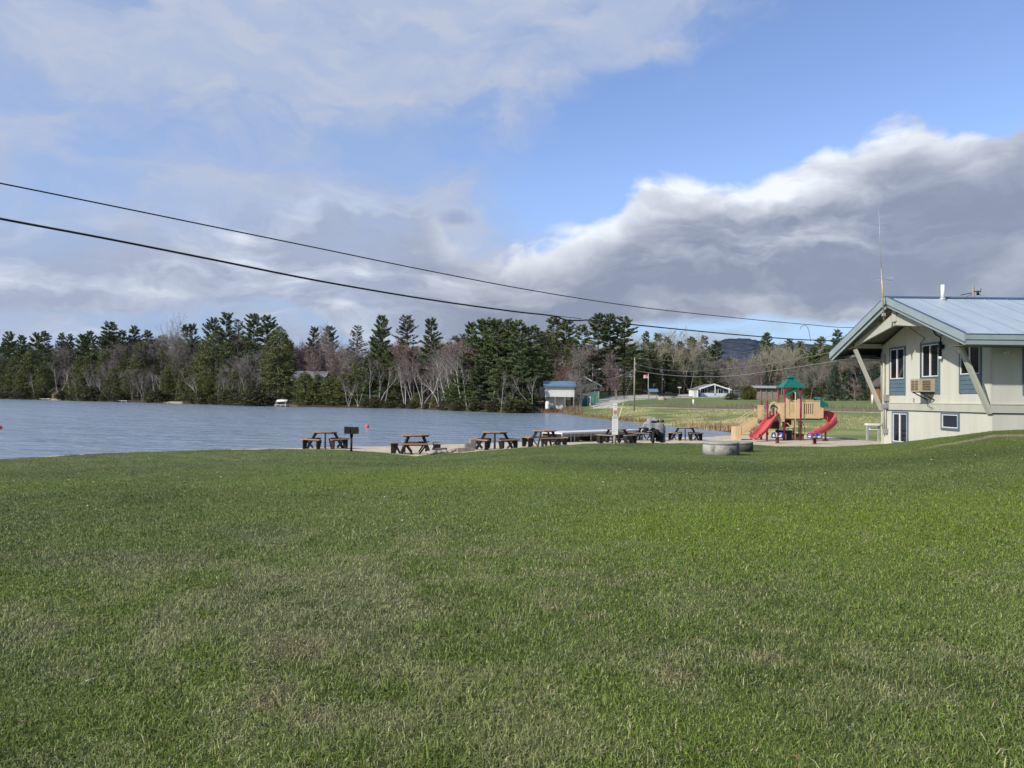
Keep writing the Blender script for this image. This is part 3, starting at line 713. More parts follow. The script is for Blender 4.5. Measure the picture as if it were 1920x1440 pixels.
def make_bare(H, spread, base, bark, twigcol, nl=(15, 7, 6, 5), r0=.16, stems=1, lean=.0, up=.75, bud=None, tw=.03, wander=.10):
    big = []; mid = []; fine = []; C = []; D = []
    def grow(p, d, Ln, r, lv, k):
        n = (6, 4, 3, 2)[lv]; pts = [p]; dirs = []
        for i in range(n):
            d = d + rng.normal(0, wander*(1+lv*.5), 3) + np.array([0, 0, .06*lv*up]); d = d/np.linalg.norm(d); p = p + d*Ln/n
            pts.append(p); dirs.append(d)
        tap = [r*(1-.86*i/n) for i in range(n+1)]
        dst = (big, big, mid, fine)[lv]
        for i in range(n): dst.append((pts[i], pts[i+1], max(tap[i], tw*.5), max(tap[i+1], tw*.45)))
        for c in range(k[0]):
            f = base + (1-base)*rng.uniform(0, 1)**.8 if lv == 0 else rng.uniform(.22, 1.0)
            x = f*n; i = min(n-1, int(x)); q = pts[i] + (pts[i+1]-pts[i])*(x-i); dd = dirs[i]
            sd = np.cross(dd, sphere_dirs(1)[0]); sd /= max(1e-6, np.linalg.norm(sd))
            an = rng.uniform(.45, .95)*spread
            nd = dd*math.cos(an) + sd*math.sin(an); nd[2] += .12*up; nd /= np.linalg.norm(nd)
            L2 = Ln*(.50 if lv == 0 else .48)*rng.uniform(.6, 1.15)*(1.25-.7*f if lv == 0 else 1.0)
            if lv == 2:
                C.append(q); D.append(nd*L2*1.15)
            else: grow(q, nd, L2, max(.012, tap[i]*.55), lv+1, k[1:])
        if lv == 2: C.append(pts[-1]); D.append(d*Ln*.4)
    for s_ in range(stems):
        a = rng.uniform(0, 6.28); l = lean*rng.uniform(.4, 1.2) if stems > 1 else lean
        grow(np.array([math.cos(a)*.15*(stems > 1), math.sin(a)*.15*(stems > 1), -.1]), np.array([math.cos(a)*l, math.sin(a)*l, 1.0])/math.hypot(l, 1), H*(1 if s_ == 0 else rng.uniform(.7, .95)), r0, 0, nl)
    C = np.array(C); D = np.array(D); parts = []
    # every fine twig is a slim spike; small side spikes fill in the spray
    for m_ in range(nl[3]):
        t = rng.uniform(0, .9, len(C))[:, None]; o = D*t
        d2 = D*rng.uniform(.35, .8, len(C))[:, None] + sphere_dirs(len(C))*np.linalg.norm(D, axis=1)[:, None]*.38
        parts.append(tri_cloud(C+o, d2, tw*rng.uniform(.7, 1.4, len(C)), pick(twigcol, len(C))))
    parts.append(tri_cloud(C, D, tw*1.4, pick(twigcol, len(C))))
    if bud:
        k = rng.integers(0, len(C), int(len(C)*1.3)); q = C[k]+D[k]*rng.uniform(.4, 1.1, len(k))[:, None]
        parts.append(tri_cloud(q, sphere_dirs(len(k))*.20, .14, pick(bud, len(k))))
    Vt, Ft = seg_tubes(mid+fine, 3)
    V = np.concatenate([p_[0] for p_ in parts]); c = np.concatenate([p_[1] for p_ in parts])
    Fc = np.arange(len(V)).reshape(-1, 3)
    me = mesh_np('twig_crown', np.concatenate([V, Vt]), np.concatenate([Fc, Ft+len(V)]), M['leaf'], col=np.concatenate([c, np.tile(np.array(twigcol[0]), (len(Vt), 1))]))
    top = float(V[:, 2].max())
    return tube_mesh('bare_trunk', [(big, 6)], bark), me, top*.97

GREYT = [(.22, .195, .175), (.18, .16, .14), (.27, .24, .21)]
TANT = [(.31, .285, .215), (.25, .23, .175), (.34, .32, .235)]
REDT = [(.25, .18, .165), (.23, .155, .145), (.29, .215, .195)]
BIRT = [(.19, .15, .14), (.22, .175, .165), (.16, .12, .115)]
PROTO = {
 'pine': [make_pine(20, 3.9, .24, 12, PINE), make_pine(20, 3.4, .34, 12, PINE, .45), make_pine(20, 4.5, .18, 11, PINE, .30, .72), make_pine(20, 2.9, .4, 12, PINE, .5)],
 'greypine': [make_pine(20, 3.4, .35, 5, [(.10, .105, .07), (.12, .11, .085), (.08, .09, .055)], .4), make_pine(20, 3.0, .30, 4, [(.11, .105, .075), (.13, .115, .09)], .35)],
 'lowpine': [make_pine(14, 4.6, .03, 11, PINE+[(.07, .095, .03)], .30, .55), make_pine(14, 4.0, .05, 11, PINE+[(.075, .098, .03)], .35, .6), make_pine(14, 5.0, .02, 10, PINE+[(.07, .095, .03)], .25, .55)],
 'hemlock': [make_dense(16, 3.4, .08, 7600, HEML, lumps=60), make_dense(16, 2.7, .05, 6800, HEML, lumps=56), make_dense(16, 3.8, .14, 8200, HEML+[(.066, .078, .022)], lumps=66)],
 'cedar': [make_dense(6, 2.6, .02, 5200, CEDAR, droop=.1, size=.24, lumps=44), make_dense(6, 2.0, .02, 4600, CEDAR, droop=.1, size=.24, lumps=40)],
 'spruce': [make_dense(8, 2.4, .04, 6500, SPRUCE, 'cone', .3, .26, 56), make_dense(8, 2.0, .03, 6000, SPRUCE, 'cone', .3, .24, 50)],
 'bush': [make_dense(2.6, 1.5, .0, 5200, [(.10, .11, .022), (.085, .095, .02)], 'bush', 0, .16, 50)],
 'shrub': [make_dense(2.6, 1.7, .0, 2600, [(.060, .070, .022), (.045, .058, .02), (.085, .085, .035)], 'bush', 0, .22, 34), make_dense(2.2, 2.0, .0, 2600, [(.065, .072, .026), (.05, .06, .024), (.10, .085, .05)], 'bush', 0, .22, 34)],
 'hardwood': [make_bare(15, 1.0, .32, M['barkgrey'], GREYT), make_bare(15, .85, .40, M['barkgrey'], GREYT), make_bare(15, 1.1, .25, M['barkgrey'], GREYT, stems=2, lean=.15)],
 'tanwood': [make_bare(18, .8, .42, M['barktan'], TANT, r0=.15), make_bare(18, .7, .50, M['barktan'], TANT, r0=.14), make_bare(18, .8, .36, M['barktan'], TANT, stems=2, lean=.10, r0=.14)],
 'maple': [make_bare(13, .95, .28, M['barkgrey'], REDT, bud=[(.22, .105, .10), (.20, .10, .095), (.24, .14, .125)]), make_bare(13, .85, .30, M['barkgrey'], REDT, bud=[(.21, .11, .10), (.19, .10, .09)])],
 'birch': [make_bare(12, .6, .45, M['birch'], BIRT, (9, 5, 4, 2), .10, 1, .22, .9), make_bare(12, .6, .45, M['birch'], BIRT, (8, 5, 4, 2), .085, 3, .30, .9), make_bare(12, .55, .5, M['birch'], BIRT, (8, 5, 4, 2), .09, 2, .42, .9)],
 'poplar': [make_bare(20, .55, .35, M['barkgrey'], [(.30, .27, .25), (.26, .23, .21)], (26, 5, 4, 3), .15, 1, 0, 1.2)],
 'redbush': [make_bare(5.5, 1.0, .12, M['barkgrey'], [(.24, .185, .175), (.21, .155, .15), (.28, .225, .21)], (13, 6, 5, 3), .09, 2, .16, 1.0, tw=.025)],
}
TREE_NAME = {'pine': 'pine_tree', 'greypine': 'pine_tree', 'lowpine': 'pine_tree', 'hemlock': 'hemlock_tree', 'cedar': 'cedar_tree', 'spruce': 'spruce_tree', 'bush': 'round_shrub',
             'shrub': 'shrub', 'hardwood': 'bare_tree', 'tanwood': 'bare_tree', 'maple': 'maple_tree', 'birch': 'birch_tree', 'poplar': 'poplar_tree', 'redbush': 'ornamental_tree'}
TREE_DESC = {'pine': 'tall dark green pine', 'greypine': 'thin greyish pine', 'lowpine': 'broad low-branched pine', 'hemlock': 'dense dark conifer', 'cedar': 'low yellow-green cedar',
             'spruce': 'dark pointed spruce', 'shrub': 'low shoreline shrub', 'hardwood': 'bare grey tree', 'tanwood': 'tall bare tan-barked tree', 'maple': 'reddish budding tree', 'birch': 'white-trunked birch',
             'poplar': 'very tall slim bare poplar', 'redbush': 'reddish bare spreading tree', 'bush': 'round clipped green shrub'}
PLACES = [(-999, 98, 'left of the small brown boathouse'), (98, 330, 'just right of the small brown boathouse'), (330, 548, 'left of the grey-roofed lake house'),
          (548, 700, 'right above the grey-roofed lake house'), (700, 830, 'midway along the wooded shore'), (830, 1012, 'left of the blue-roofed boathouse'), (1012, 1185, 'behind the blue-roofed boathouse'),
          (1185, 1375, 'behind the white-trimmed cottage'), (1375, 1530, 'behind the playground tower'), (1530, 2400, 'beside the clubhouse gable')]
ORD = ['']*0 + ['leftmost', 'second', 'third', 'fourth', 'fifth', 'sixth', 'seventh', 'eighth', 'ninth', 'tenth', 'eleventh', 'twelfth', 'thirteenth', 'fourteenth', 'fifteenth', 'sixteenth', 'seventeenth', 'eighteenth', 'nineteenth', 'twentieth']
FRONT = []
def plant(kind, u, ytop, d, wide=1.0, var=None, base_z=None):
    FRONT.append(dict(kind=kind, u=u, ytop=ytop, d=d, wide=wide, var=var))
def grow_tree(kind, u, ytop, d, wide=1.0, var=None, label=None, group=None):
    P = PROTO[kind]; tr, cr, H = P[(var if var is not None else rng.integers(0, len(P))) % len(P)]
    p = on(u, d, -.05); top = at(u, ytop, d).z; s = max(.12, (top-p.z)/H)
    r = thing(TREE_NAME[kind], label or TREE_DESC[kind], {'shrub': 'shrub', 'bush': 'shrub'}.get(kind, 'tree'), p, rng.uniform(0, 6.28), group)
    r.scale = (s*wide, s*wide, s)
    link_mesh('trunk', tr, r); link_mesh('crown', cr, r)
    return r
def fsh(u): return float(np.interp(u, UK, LD[10]))

# the trees along the far shore, read off from left to right: (kind, where, height of its top, metres behind the water)
T_ = [('pine', 16, 622, 30), ('pine', 39, 630, 24), ('pine', 66, 624, 40), ('pine', 82, 622, 26), ('hemlock', 30, 668, 8, 1.5), ('hemlock', 58, 655, 9, 1.5), ('hemlock', 84, 668, 7, 1.4), ('hemlock', 4, 672, 7, 1.4),
 ('pine', 114, 625, 60, .8), ('pine', 130, 627, 62, .8), ('greypine', 122, 640, 50), ('pine', 152, 627, 30), ('pine', 166, 621, 34), ('pine', 203, 604, 22, 1.25), ('hemlock', 172, 645, 10, 1.2), ('hemlock', 150, 668, 8, 1.2),
 ('hemlock', 196, 655, 14, 1.1), ('pine', 228, 621, 34), ('pine', 250, 612, 36), ('pine', 275, 620, 44), ('hemlock', 262, 640, 10, .95), ('hemlock', 236, 655, 20, 1.2), ('hemlock', 306, 648, 22), ('hemlock', 312, 690, 7, 1.3), ('hemlock', 345, 690, 8, 1.4),
 ('pine', 345, 610, 40, .8), ('pine', 360, 609, 42, .9), ('hemlock', 330, 660, 18, 1.2), ('pine', 397, 596, 26), ('pine', 422, 588, 28, 1.15), ('greypine', 445, 600, 30), ('pine', 474, 589, 26, 1.1), ('pine', 500, 592, 26, 1.1),
 ('hemlock', 400, 625, 8, 1.1, 2), ('hemlock', 380, 645, 10, 1.1), ('hemlock', 424, 640, 12, 1.2), ('hemlock', 522, 612, 7, 1.05, 0), ('hemlock', 505, 640, 9, 1.2), ('hemlock', 540, 640, 12, .9), ('lowpine', 470, 640, 14, .8),
 ('pine', 587, 614, 45), ('pine', 616, 612, 48), ('greypine', 668, 612, 20, 1.2), ('pine', 715, 592, 26), ('greypine', 762, 592, 24, 1.15), ('pine', 808, 599, 20, 1.1), ('lowpine', 712, 618, 6, .85, 1), ('lowpine', 728, 660, 5, 1.0),
 ('lowpine', 690, 668, 5, .9), ('cedar', 572, 698, 4, 1.0), ('cedar', 596, 702, 4, 1.1), ('cedar', 622, 705, 4, 1.1), ('cedar', 645, 700, 4, 1.0), ('hemlock', 665, 680, 6, .9), ('hemlock', 745, 690, 5, 1.3), ('cedar', 785, 735, 3, 1.3), ('cedar', 815, 738, 3, 1.2),
 ('pine', 882, 606, 22), ('lowpine', 908, 598, 9, 1.0, 0), ('lowpine', 932, 602, 8, .9, 1), ('pine', 952, 600, 14, 1.2, 2), ('lowpine', 972, 601, 8, .9, 2), ('pine', 1000, 612, 16, 1.2, 2), ('lowpine', 870, 660, 4, 1.0), ('lowpine', 900, 665, 4, 1.0),
 ('lowpine', 940, 680, 4, 1.0), ('lowpine', 980, 668, 5, .9), ('lowpine', 850, 700, 3, 1.1), ('pine', 925, 601, 16, 1.2, 0),
 ('pine', 1037, 595, 55, 1.25), ('pine', 1061, 600, 58, 1.2), ('pine', 1090, 610, 65, 1.2), ('pine', 1121, 588, 62, 1.35), ('pine', 1143, 589, 66, 1.2), ('pine', 1170, 594, 64, 1.4), ('lowpine', 1020, 660, 30), ('lowpine', 1185, 650, 80), ('lowpine', 1100, 655, 80), ('lowpine', 1070, 650, 82), ('hemlock', 1135, 650, 85)]
for q in T_:
    k, u, y, b = q[:4]
    plant(k, u, y, fsh(u)+b if u < 1090 else 128+b, q[4] if len(q) > 4 else 1.0, q[5] if len(q) > 5 else None)
B_ = [('poplar', 325, 583, 30), ('hardwood', 300, 625, 24), ('hardwood', 346, 620, 28), ('hardwood', 360, 622, 24), ('hardwood', 217, 640, 18), ('hardwood', 238, 632, 26), ('hardwood', 105, 648, 40), ('hardwood', 120, 650, 36), ('hardwood', 290, 640, 18),
 ('hardwood', 205, 680, 5), ('hardwood', 455, 655, 7, 1.2), ('hardwood', 480, 650, 8, 1.2), ('hardwood', 440, 680, 6), ('hardwood', 330, 640, 14), ('hardwood', 20, 660, 12), ('hardwood', 250, 690, 5, 1.2), ('hardwood', 275, 690, 4),
 ('hardwood', 632, 605, 40, 1.1), ('maple', 560, 635, 40), ('maple', 575, 640, 34), ('maple', 600, 632, 38), ('maple', 590, 650, 24), ('maple', 625, 642, 24), ('maple', 645, 640, 30), ('hardwood', 552, 625, 50), ('hardwood', 612, 640, 22, 1.3), ('hardwood', 658, 640, 16, 1.3),
 ('hardwood', 680, 640, 14), ('maple', 758, 632, 18, 1.1), ('maple', 770, 636, 16), ('maple', 740, 650, 20), ('hardwood', 790, 640, 18, 1.3), ('hardwood', 812, 640, 14, 1.2), ('maple', 830, 638, 26), ('maple', 850, 625, 24), ('maple', 868, 628, 20), ('maple', 880, 636, 16),
 ('hardwood', 775, 670, 8, 1.2), ('hardwood', 835, 665, 10, 1.2), ('hardwood', 860, 670, 7),
 ('maple', 1048, 668, 35), ('maple', 1062, 672, 32), ('hardwood', 1075, 690, 18), ('hardwood', 1088, 700, 16, 1.2)]
for q in B_:
    k, u, y, b = q[:4]; plant(k, u, y, fsh(u)+b, q[4] if len(q) > 4 else 1.0)
for u, y, b in [(25, 682, 3), (46, 697, 3), (66, 697, 3), (150, 697, 3), (164, 692, 3), (176, 690, 3), (188, 697, 3), (206, 662, 4), (268, 692, 3), (294, 680, 4), (372, 667, 3), (410, 692, 3), (426, 694, 3), (444, 695, 3), (462, 692, 3), (132, 690, 6), (112, 670, 16),
                (655, 700, 3), (672, 692, 3), (694, 672, 3), (712, 660, 3), (722, 680, 3), (760, 662, 9), (772, 675, 5), (792, 660, 4), (806, 648, 6), (824, 652, 5), (838, 642, 8), (850, 646, 7), (866, 642, 8), (878, 650, 9), (997, 692, 2), (940, 690, 2), (918, 700, 2), (952, 725, 1.5)]:
    plant('birch', u, y, fsh(u)+min(b, 4)*.5, 1.15)
for u in (8, 30, 52, 75, 120, 140, 160, 178, 200, 225, 285, 300, 365, 385, 405, 430, 450, 478, 492):
    plant('shrub', u, {0: 733, 1: 726, 2: 737}[u % 3] + (u > 350)*6, fsh(u)+1.3, 1.35)
for u in (18, 41, 64, 130, 150, 190, 212, 238, 376, 396, 416, 440, 465): plant('hemlock', u, {0: 700, 1: 712, 2: 690}[u % 3], fsh(u)+4, 1.4)
for u in (690, 705, 730, 755, 775, 800, 835, 862, 892, 925, 960, 985): plant('shrub', u, 748+(u % 3)*4, fsh(u)+1.1, 1.3)
# the trees beyond the field
for k, u, y, d, w in [('pine', 1211, 622, 215, .8), ('pine', 1232, 626, 235, 1.2), ('pine', 1222, 645, 205, 1.3), ('pine', 1295, 632, 240, 1.2), ('pine', 1320, 630, 240, .9), ('lowpine', 1342, 641, 225, 1.0), ('spruce', 1308, 660, 205, 1.0), ('pine', 1437, 624, 230, 1.0), ('pine', 1480, 636, 235, 1.2), ('pine', 1500, 640, 240, 1.1),
                      ('pine', 1540, 632, 225, 1.2), ('pine', 1570, 619, 230, 1.1), ('pine', 1590, 628, 240, 1.1), ('pine', 1640, 625, 240, 1.1), ('lowpine', 1250, 660, 210, 1.0), ('lowpine', 1285, 655, 215, 1.0), ('lowpine', 1345, 690, 208, .9), ('lowpine', 1365, 672, 215, .8), ('lowpine', 1525, 652, 210, 1.0), ('hemlock', 1555, 650, 205, 1.2),
                      ('hemlock', 1510, 668, 200, 1.0), ('hemlock', 1230, 680, 200, 1.2), ('hemlock', 1205, 672, 200, 1.2), ('hemlock', 1268, 678, 203, 1.2), ('hemlock', 1310, 690, 203, 1.2), ('pine', 1275, 640, 235, 1.1), ('pine', 1250, 632, 240, 1.1),
                      ('spruce', 1566, 684, 138, 1.0), ('spruce', 1592, 690, 143, 1.0), ('spruce', 1616, 692, 138, 1.0), ('spruce', 1641, 684, 142, 1.1), ('spruce', 1437, 690, 196, .8),
                      ('tanwood', 1257, 606, 205, 1.2), ('tanwood', 1282, 625, 203, 1.1), ('tanwood', 1240, 640, 206, 1.0), ('tanwood', 1216, 645, 204, .9), ('tanwood', 1268, 640, 212, 1.0), ('tanwood', 1293, 640, 202, .9), ('tanwood', 1438, 640, 198, 1.2), ('tanwood', 1465, 642, 196, 1.2),
                      ('tanwood', 1410, 660, 205, .9), ('tanwood', 1428, 655, 210, .9), ('tanwood', 1384, 668, 205, .9), ('tanwood', 1485, 655, 200, 1.0), ('tanwood', 1450, 655, 208, 1.0)]:
    plant(k, u, y, d, w)
for u, y, d in [(1372, 672, 200), (1392, 676, 204), (1402, 668, 212), (1420, 672, 202), (1495, 672, 196), (1515, 680, 190), (1535, 676, 192), (1550, 672, 200), (1330, 668, 212), (1355, 665, 214), (1580, 665, 200), (1610, 660, 205), (1635, 655, 205), (1400, 690, 192), (1470, 690, 188), (1375, 695, 196)]:
    plant('hardwood', u, y, d, 1.2)
for u, y, d in [(1432, 650, 222), (1446, 648, 218), (1458, 652, 226), (1474, 650, 220), (1490, 648, 228), (1506, 652, 222), (1522, 650, 226), (1545, 648, 222), (1565, 650, 226), (1418, 664, 226), (1386, 672, 224), (1368, 676, 220), (1300, 640, 226), (1318, 648, 222), (1335, 655, 226), (1225, 640, 226), (1245, 646, 220)]:
    plant('tanwood' if u % 4 else 'pine', u, y-4, d, 1.1)
plant('redbush', 1157, 657, 152, 1.0); plant('redbush', 1602, 708, 122, 1.15); plant('hardwood', 1520, 700, 160, 1.4); plant('hardwood', 1078, 700, 150, 1.5); plant('hardwood', 1100, 712, 148, 1.3)
plant('bush', 1403, 724, 150, 1.0, 0); plant('shrub', 1372, 738, 150, 1.3); plant('shrub', 1525, 722, 165, 1.0)

def label_front():
    from collections import defaultdict
    grp = defaultdict(list)
    for q in FRONT:
        pl = next(p for a, b, p in PLACES if a <= q['u'] < b); q['pl'] = pl; grp[(TREE_DESC[q['kind']], pl)].append(q)
    for (ds, pl), L_ in grp.items():
        L_.sort(key=lambda q: q['u'])
        for i, q in enumerate(L_):
            if len(L_) == 1: q['label'] = f'{ds} {pl}'
            elif i == 0: q['label'] = f'leftmost {ds} {pl}'
            elif i == len(L_)-1: q['label'] = f'rightmost {ds} {pl}'
            else: q['label'] = f'{ds} {pl}, {ORD[i]} from left'
label_front()
GROUPS = {'pine': 'tall pines around the lake', 'greypine': 'thin pines around the lake', 'lowpine': 'broad pines on the shore', 'hemlock': 'dense conifers on the shore', 'cedar': 'low cedars at the water', 'spruce': 'spruces beyond the field',
          'shrub': 'shrubs along the water', 'hardwood': 'bare grey trees', 'tanwood': 'tan-barked bare trees', 'maple': 'reddish budding trees', 'birch': 'white birches along the shore', 'redbush': 'reddish ornamental trees'}
for q in FRONT:
    grow_tree(q['kind'], q['u'], q['ytop'], q['d'], q['wide'], q['var'], q['label'], GROUPS.get(q['kind']))
# the second rank of the wood, which closes the gaps
r2 = random.Random(5)
for i in range(150):
    u = -30 + 1120*(i+.5)/150 + r2.uniform(-5, 5)
    top = np.interp(u, [-30, 100, 200, 330, 400, 520, 560, 700, 820, 900, 1000, 1100], [640, 645, 632, 632, 620, 625, 642, 640, 640, 622, 625, 630]) + r2.uniform(-4, 26)
    k = r2.choice(['hardwood', 'hemlock', 'maple', 'greypine', 'hemlock', 'pine', 'pine']) if not 545 < u < 700 else r2.choice(['hardwood', 'maple', 'maple', 'hardwood'])
    grow_tree(k, u, top, fsh(u)+r2.uniform(38, 75), 1.25, None, TREE_DESC[k]+' in the back rank of the wood across the lake', 'back rank of the wood across the lake: '+TREE_NAME[k].replace('_', ' ')+'s')
for i in range(74):
    u = 1085 + 640*(i+.5)/74 + r2.uniform(-5, 5)
    top = np.interp(u, [1085, 1200, 1300, 1360, 1420, 1500, 1720], [636, 634, 640, 668, 668, 646, 632]) + r2.uniform(0, 22)
    k = r2.choice(['hardwood', 'tanwood', 'hardwood', 'hemlock', 'lowpine', 'pine']) if not 1345 < u < 1425 else r2.choice(['hardwood', 'hardwood', 'maple'])
    grow_tree(k, u, top, 232+r2.uniform(0, 45), 1.3, None, TREE_DESC[k]+' in the back rank of the wood beyond the field', 'back rank of the wood beyond the field: '+TREE_NAME[k].replace('_', ' ')+'s')
# distant wooded hill
u_ = np.linspace(1240, 1700, 90); yt = np.interp(u_, [1240, 1300, 1340, 1352, 1385, 1410, 1430, 1460, 1500, 1600, 1700], [676, 668, 648, 639, 636, 638, 643, 648, 646, 654, 665])
V = []; nk = 10
for uu, yy in zip(u_, yt):
    top = at(uu, yy, 3000)
    for k in range(nk):
        f = k/(nk-1); dd = 3000 - 900*(1-f)
        V.append(((uu-960)/F*dd, dd, 8 + (top.z-8)*math.sin(f*math.pi/2) + rng.normal(0, 1.2)))
Fh = [(i*nk+k, (i+1)*nk+k, (i+1)*nk+k+1, i*nk+k+1) for i in range(89) for k in range(nk-1)]
hillm = mat('hill_forest', (.046, .058, .080), 1.0, .4, .03, spec=0)  # blue of the distant haze is mixed into the forest colour
g = MB(); g.add(V, Fh, smooth=True); tag(g.build('hill', hillm), kind='structure')

# ------------------------------------------------------------------ the clubhouse
def window_slider(parent, name, x, y0, y1, z0, z1, trim_mat, panel_z=None, curtain=True, face='x', t=.09):
    """a white sliding window with a painted surround, in a wall facing -X (face='x') or -Y"""
    def B(mb, a0, a1, o0, o1, b0, b1, m=0):     # along, out of the wall, up
        if face == 'x': mb.bx(x-o1, x-o0, a0, a1, b0, b1, m)
        else: mb.bx(a0, a1, x-o1, x-o0, b0, b1, m)
    tr = MB(); lo = panel_z if panel_z is not None else z0 - t
    B(tr, y0-t, y0, 0, .045, lo, z1+t); B(tr, y1, y1+t, 0, .045, lo, z1+t); B(tr, y0, y1, 0, .045, z1, z1+t)
    if panel_z is None: B(tr, y0, y1, 0, .045, z0-t, z0)
    else: B(tr, y0, y1, 0, .048, z0-.05, z0)
    w = tr.build('window', trim_mat, parent)
    if panel_z is not None:
        pn = MB(); n = 4
        for i in range(n):
            b0 = panel_z + (z0-.05-panel_z)*i/n; b1 = panel_z + (z0-.05-panel_z)*(i+1)/n - .018
            B(pn, y0, y1, 0, .030, b0, b1)
        B(pn, y0, y1, 0, .012, panel_z, z0-.05)
        pn.build('siding_panel', trim_mat, w)
    fr = MB(); q = .032; ym = (y0+y1)/2
    B(fr, y0, y1, 0, .04, z1-q, z1); B(fr, y0, y1, 0, .04, z0, z0+q); B(fr, y0, y0+q, 0, .04, z0+q, z1-q); B(fr, y1-q, y1, 0, .04, z0+q, z1-q)
    if curtain is not None: B(fr, ym-.03, ym+.03, 0, .05, z0+q, z1-q)
    fr.build('sash', M['white'], w)
    gl = MB(); B(gl, y0+q, y1-q, .006, .012, z0+q, z1-q); gl.build('pane', M['glass'], w)
    return w

wallm = mat('cream_wall', (.53, .525, .45), 0.75, 0.05, .9, .12, 30, streak=(2.2, 2.2, .3), dirt=(.45, .445, .375), dscale=1.2, damt=.35)
# flaking paint low on the upper storey: small dark chips
def add_chips(m, z0, z1):
    t = m.node_tree; p = t.nodes['Principled BSDF']; old = p.inputs['Base Color'].links[0].from_socket
    co = t.nodes.new('ShaderNodeTexCoord'); o = S(t, co.outputs['Object']); s_ = t.nodes.new('ShaderNodeSeparateXYZ'); t.links.new(o.k, s_.inputs[0]); z = S(t, s_.outputs[2])
    n = noise(t, o, 9.0, 3, .7); big = noise(t, o, .8, 2, .5)
    k = (n + big*.35 - .5).ss(.36, .40)*z.ss(z0-.1, z0)*(1.0-z.ss(z1-.35, z1))
    c = mixc(t, k, S(t, old), (.07, .065, .055)); t.links.new(c.k, p.inputs['Base Color'])
add_chips(wallm, 1.6, 2.35)
trimm = mat('blue_grey_trim', (.10, .15, .185), 0.55, 0.08, 2)
fascm = mat('grey_green_fascia', (.27, .325, .335), 0.5, 0.07, 1.5)
roofm = mat('metal_roof', (.37, .43, .48), 0.45, 0.07, .8, streak=(2, .3, 1), dirt=(.29, .34, .38), dscale=.8, damt=.45)
seamm = mat('roof_seam', (.24, .29, .34), .5, .05, 2)
ridgem = mat('blue_ridge_cap', (.06, .10, .17), 0.5, 0.08, 2)
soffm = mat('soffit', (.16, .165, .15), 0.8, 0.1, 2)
beamm = mat('cream_timber', (.44, .435, .365), 0.7, 0.06, 2, dirt=(.36, .36, .30), dscale=2, damt=.4)
tanm = mat('ac_tan', (.42, .35, .24), 0.6, 0.08, 3)
tand = mat('ac_grille', (.12, .085, .05), 0.6, 0.1, 3)
XW, YN, YF, XE = 17.2, 27.5, 35.7, 34.0
z_ = lambda r: r + CAMZ
house = thing('clubhouse', 'cream two-storey clubhouse with pale metal roof at the right edge', 'building', (XW, YN, 0))
HO = Vector((XW, YN, 0)); MBo = MB
class HB(MB):                                      # builds in world measures, stored in the house's own frame
    def build(s, name, mats, parent=None, loc=None):
        s.v = [(v[0]-HO.x, v[1]-HO.y, v[2]-HO.z) for v in s.v]; return MBo.build(s, name, mats, parent, loc)
YR = 31.9; SL = .357; ZR = z_(4.37); ZE = lambda y: ZR - SL*abs(y-YR)
MB = HB
w = MB()                                            # gable wall, front wall, back wall as one shell with thickness
w.prism([(XW, YN, z_(-3)), (XW, YF, z_(-3)), (XW, YF, ZE(YF)-.42), (XW, YR, ZR-.42), (XW, YN, ZE(YN)-.42)], (.2, 0, 0))
w.bx(XW+.2, XE, YN, YN+.2, z_(-3), ZE(YN)-.40); w.bx(XW+.2, XE, YF-.2, YF, z_(-3), ZE(YF)-.40); w.bx(XE-.2, XE, YN+.2, YF-.2, z_(-3), ZE(YN)-.4)
w.build('wall', wallm, house)
bd = MB(); bd.bx(XW-.06, XW, YN-.06, YF+.02, z_(-.34), z_(-.05)); bd.bx(XW, XE, YN-.06, YN, z_(-.34), z_(-.05))
bd.bx(XW-.075, XW, YN-.075, YF+.02, z_(-.05), z_(-.02)); bd.bx(XW, XE, YN-.075, YN, z_(-.05), z_(-.02))
bd.build('floor_band', beamm, house)
cb = MB(); cb.bx(XW-.03, XW, YN-.03, YF, z_(-.375), z_(-.342)); cb.bx(XW, XE, YN-.03, YN, z_(-.375), z_(-.342)); cb.build('drip_edge', ridgem, house)
cp = MB(); cp.bx(XW-.03, XW-.001, YF-.14, YF+.03, z_(-.02), z_(2.3)); cp.bx(XW-.03, XW-.001, YF-.2, YF+.03, z_(-3), z_(-.38)); cp.bx(XW-.012, XW-.001, YN+.0, YN+.1, z_(-.02), z_(2.2))
cp.build('corner_board', beamm, house)
# roof: two slabs with standing seams, ridge cap, fascia, soffit
XR0 = 15.55; YE0, YE1 = 26.35, 37.5; th = .06
rf = MB()
for ya, yb in ((YE0, YR), (YE1, YR)):
    za, zb = ZE(ya), ZR
    rf.prism([(XR0, ya, za), (XR0, yb, zb), (XR0, yb, zb-th), (XR0, ya, za-th)], (XE+1-XR0, 0, 0))
    x = XR0 + .25
    while x < XE+1:
        rf.prism([(x, ya, za+.001), (x, yb, zb+.001), (x, yb, zb+.018), (x, ya, za+.018)], (.022, 0, 0), 1); x += .92
r_ = rf.build('roof', [roofm, seamm], house)
rc = MB(); rc.prism([(XR0-.02, YR-.22, ZE(YR-.22)+.03), (XR0-.02, YR, ZR+.05), (XR0-.02, YR+.22, ZE(YR+.22)+.03), (XR0-.02, YR, ZR+.035)], (XE+1-XR0, 0, 0)); rc.build('ridge_cap', ridgem, r_)
fa = MB()
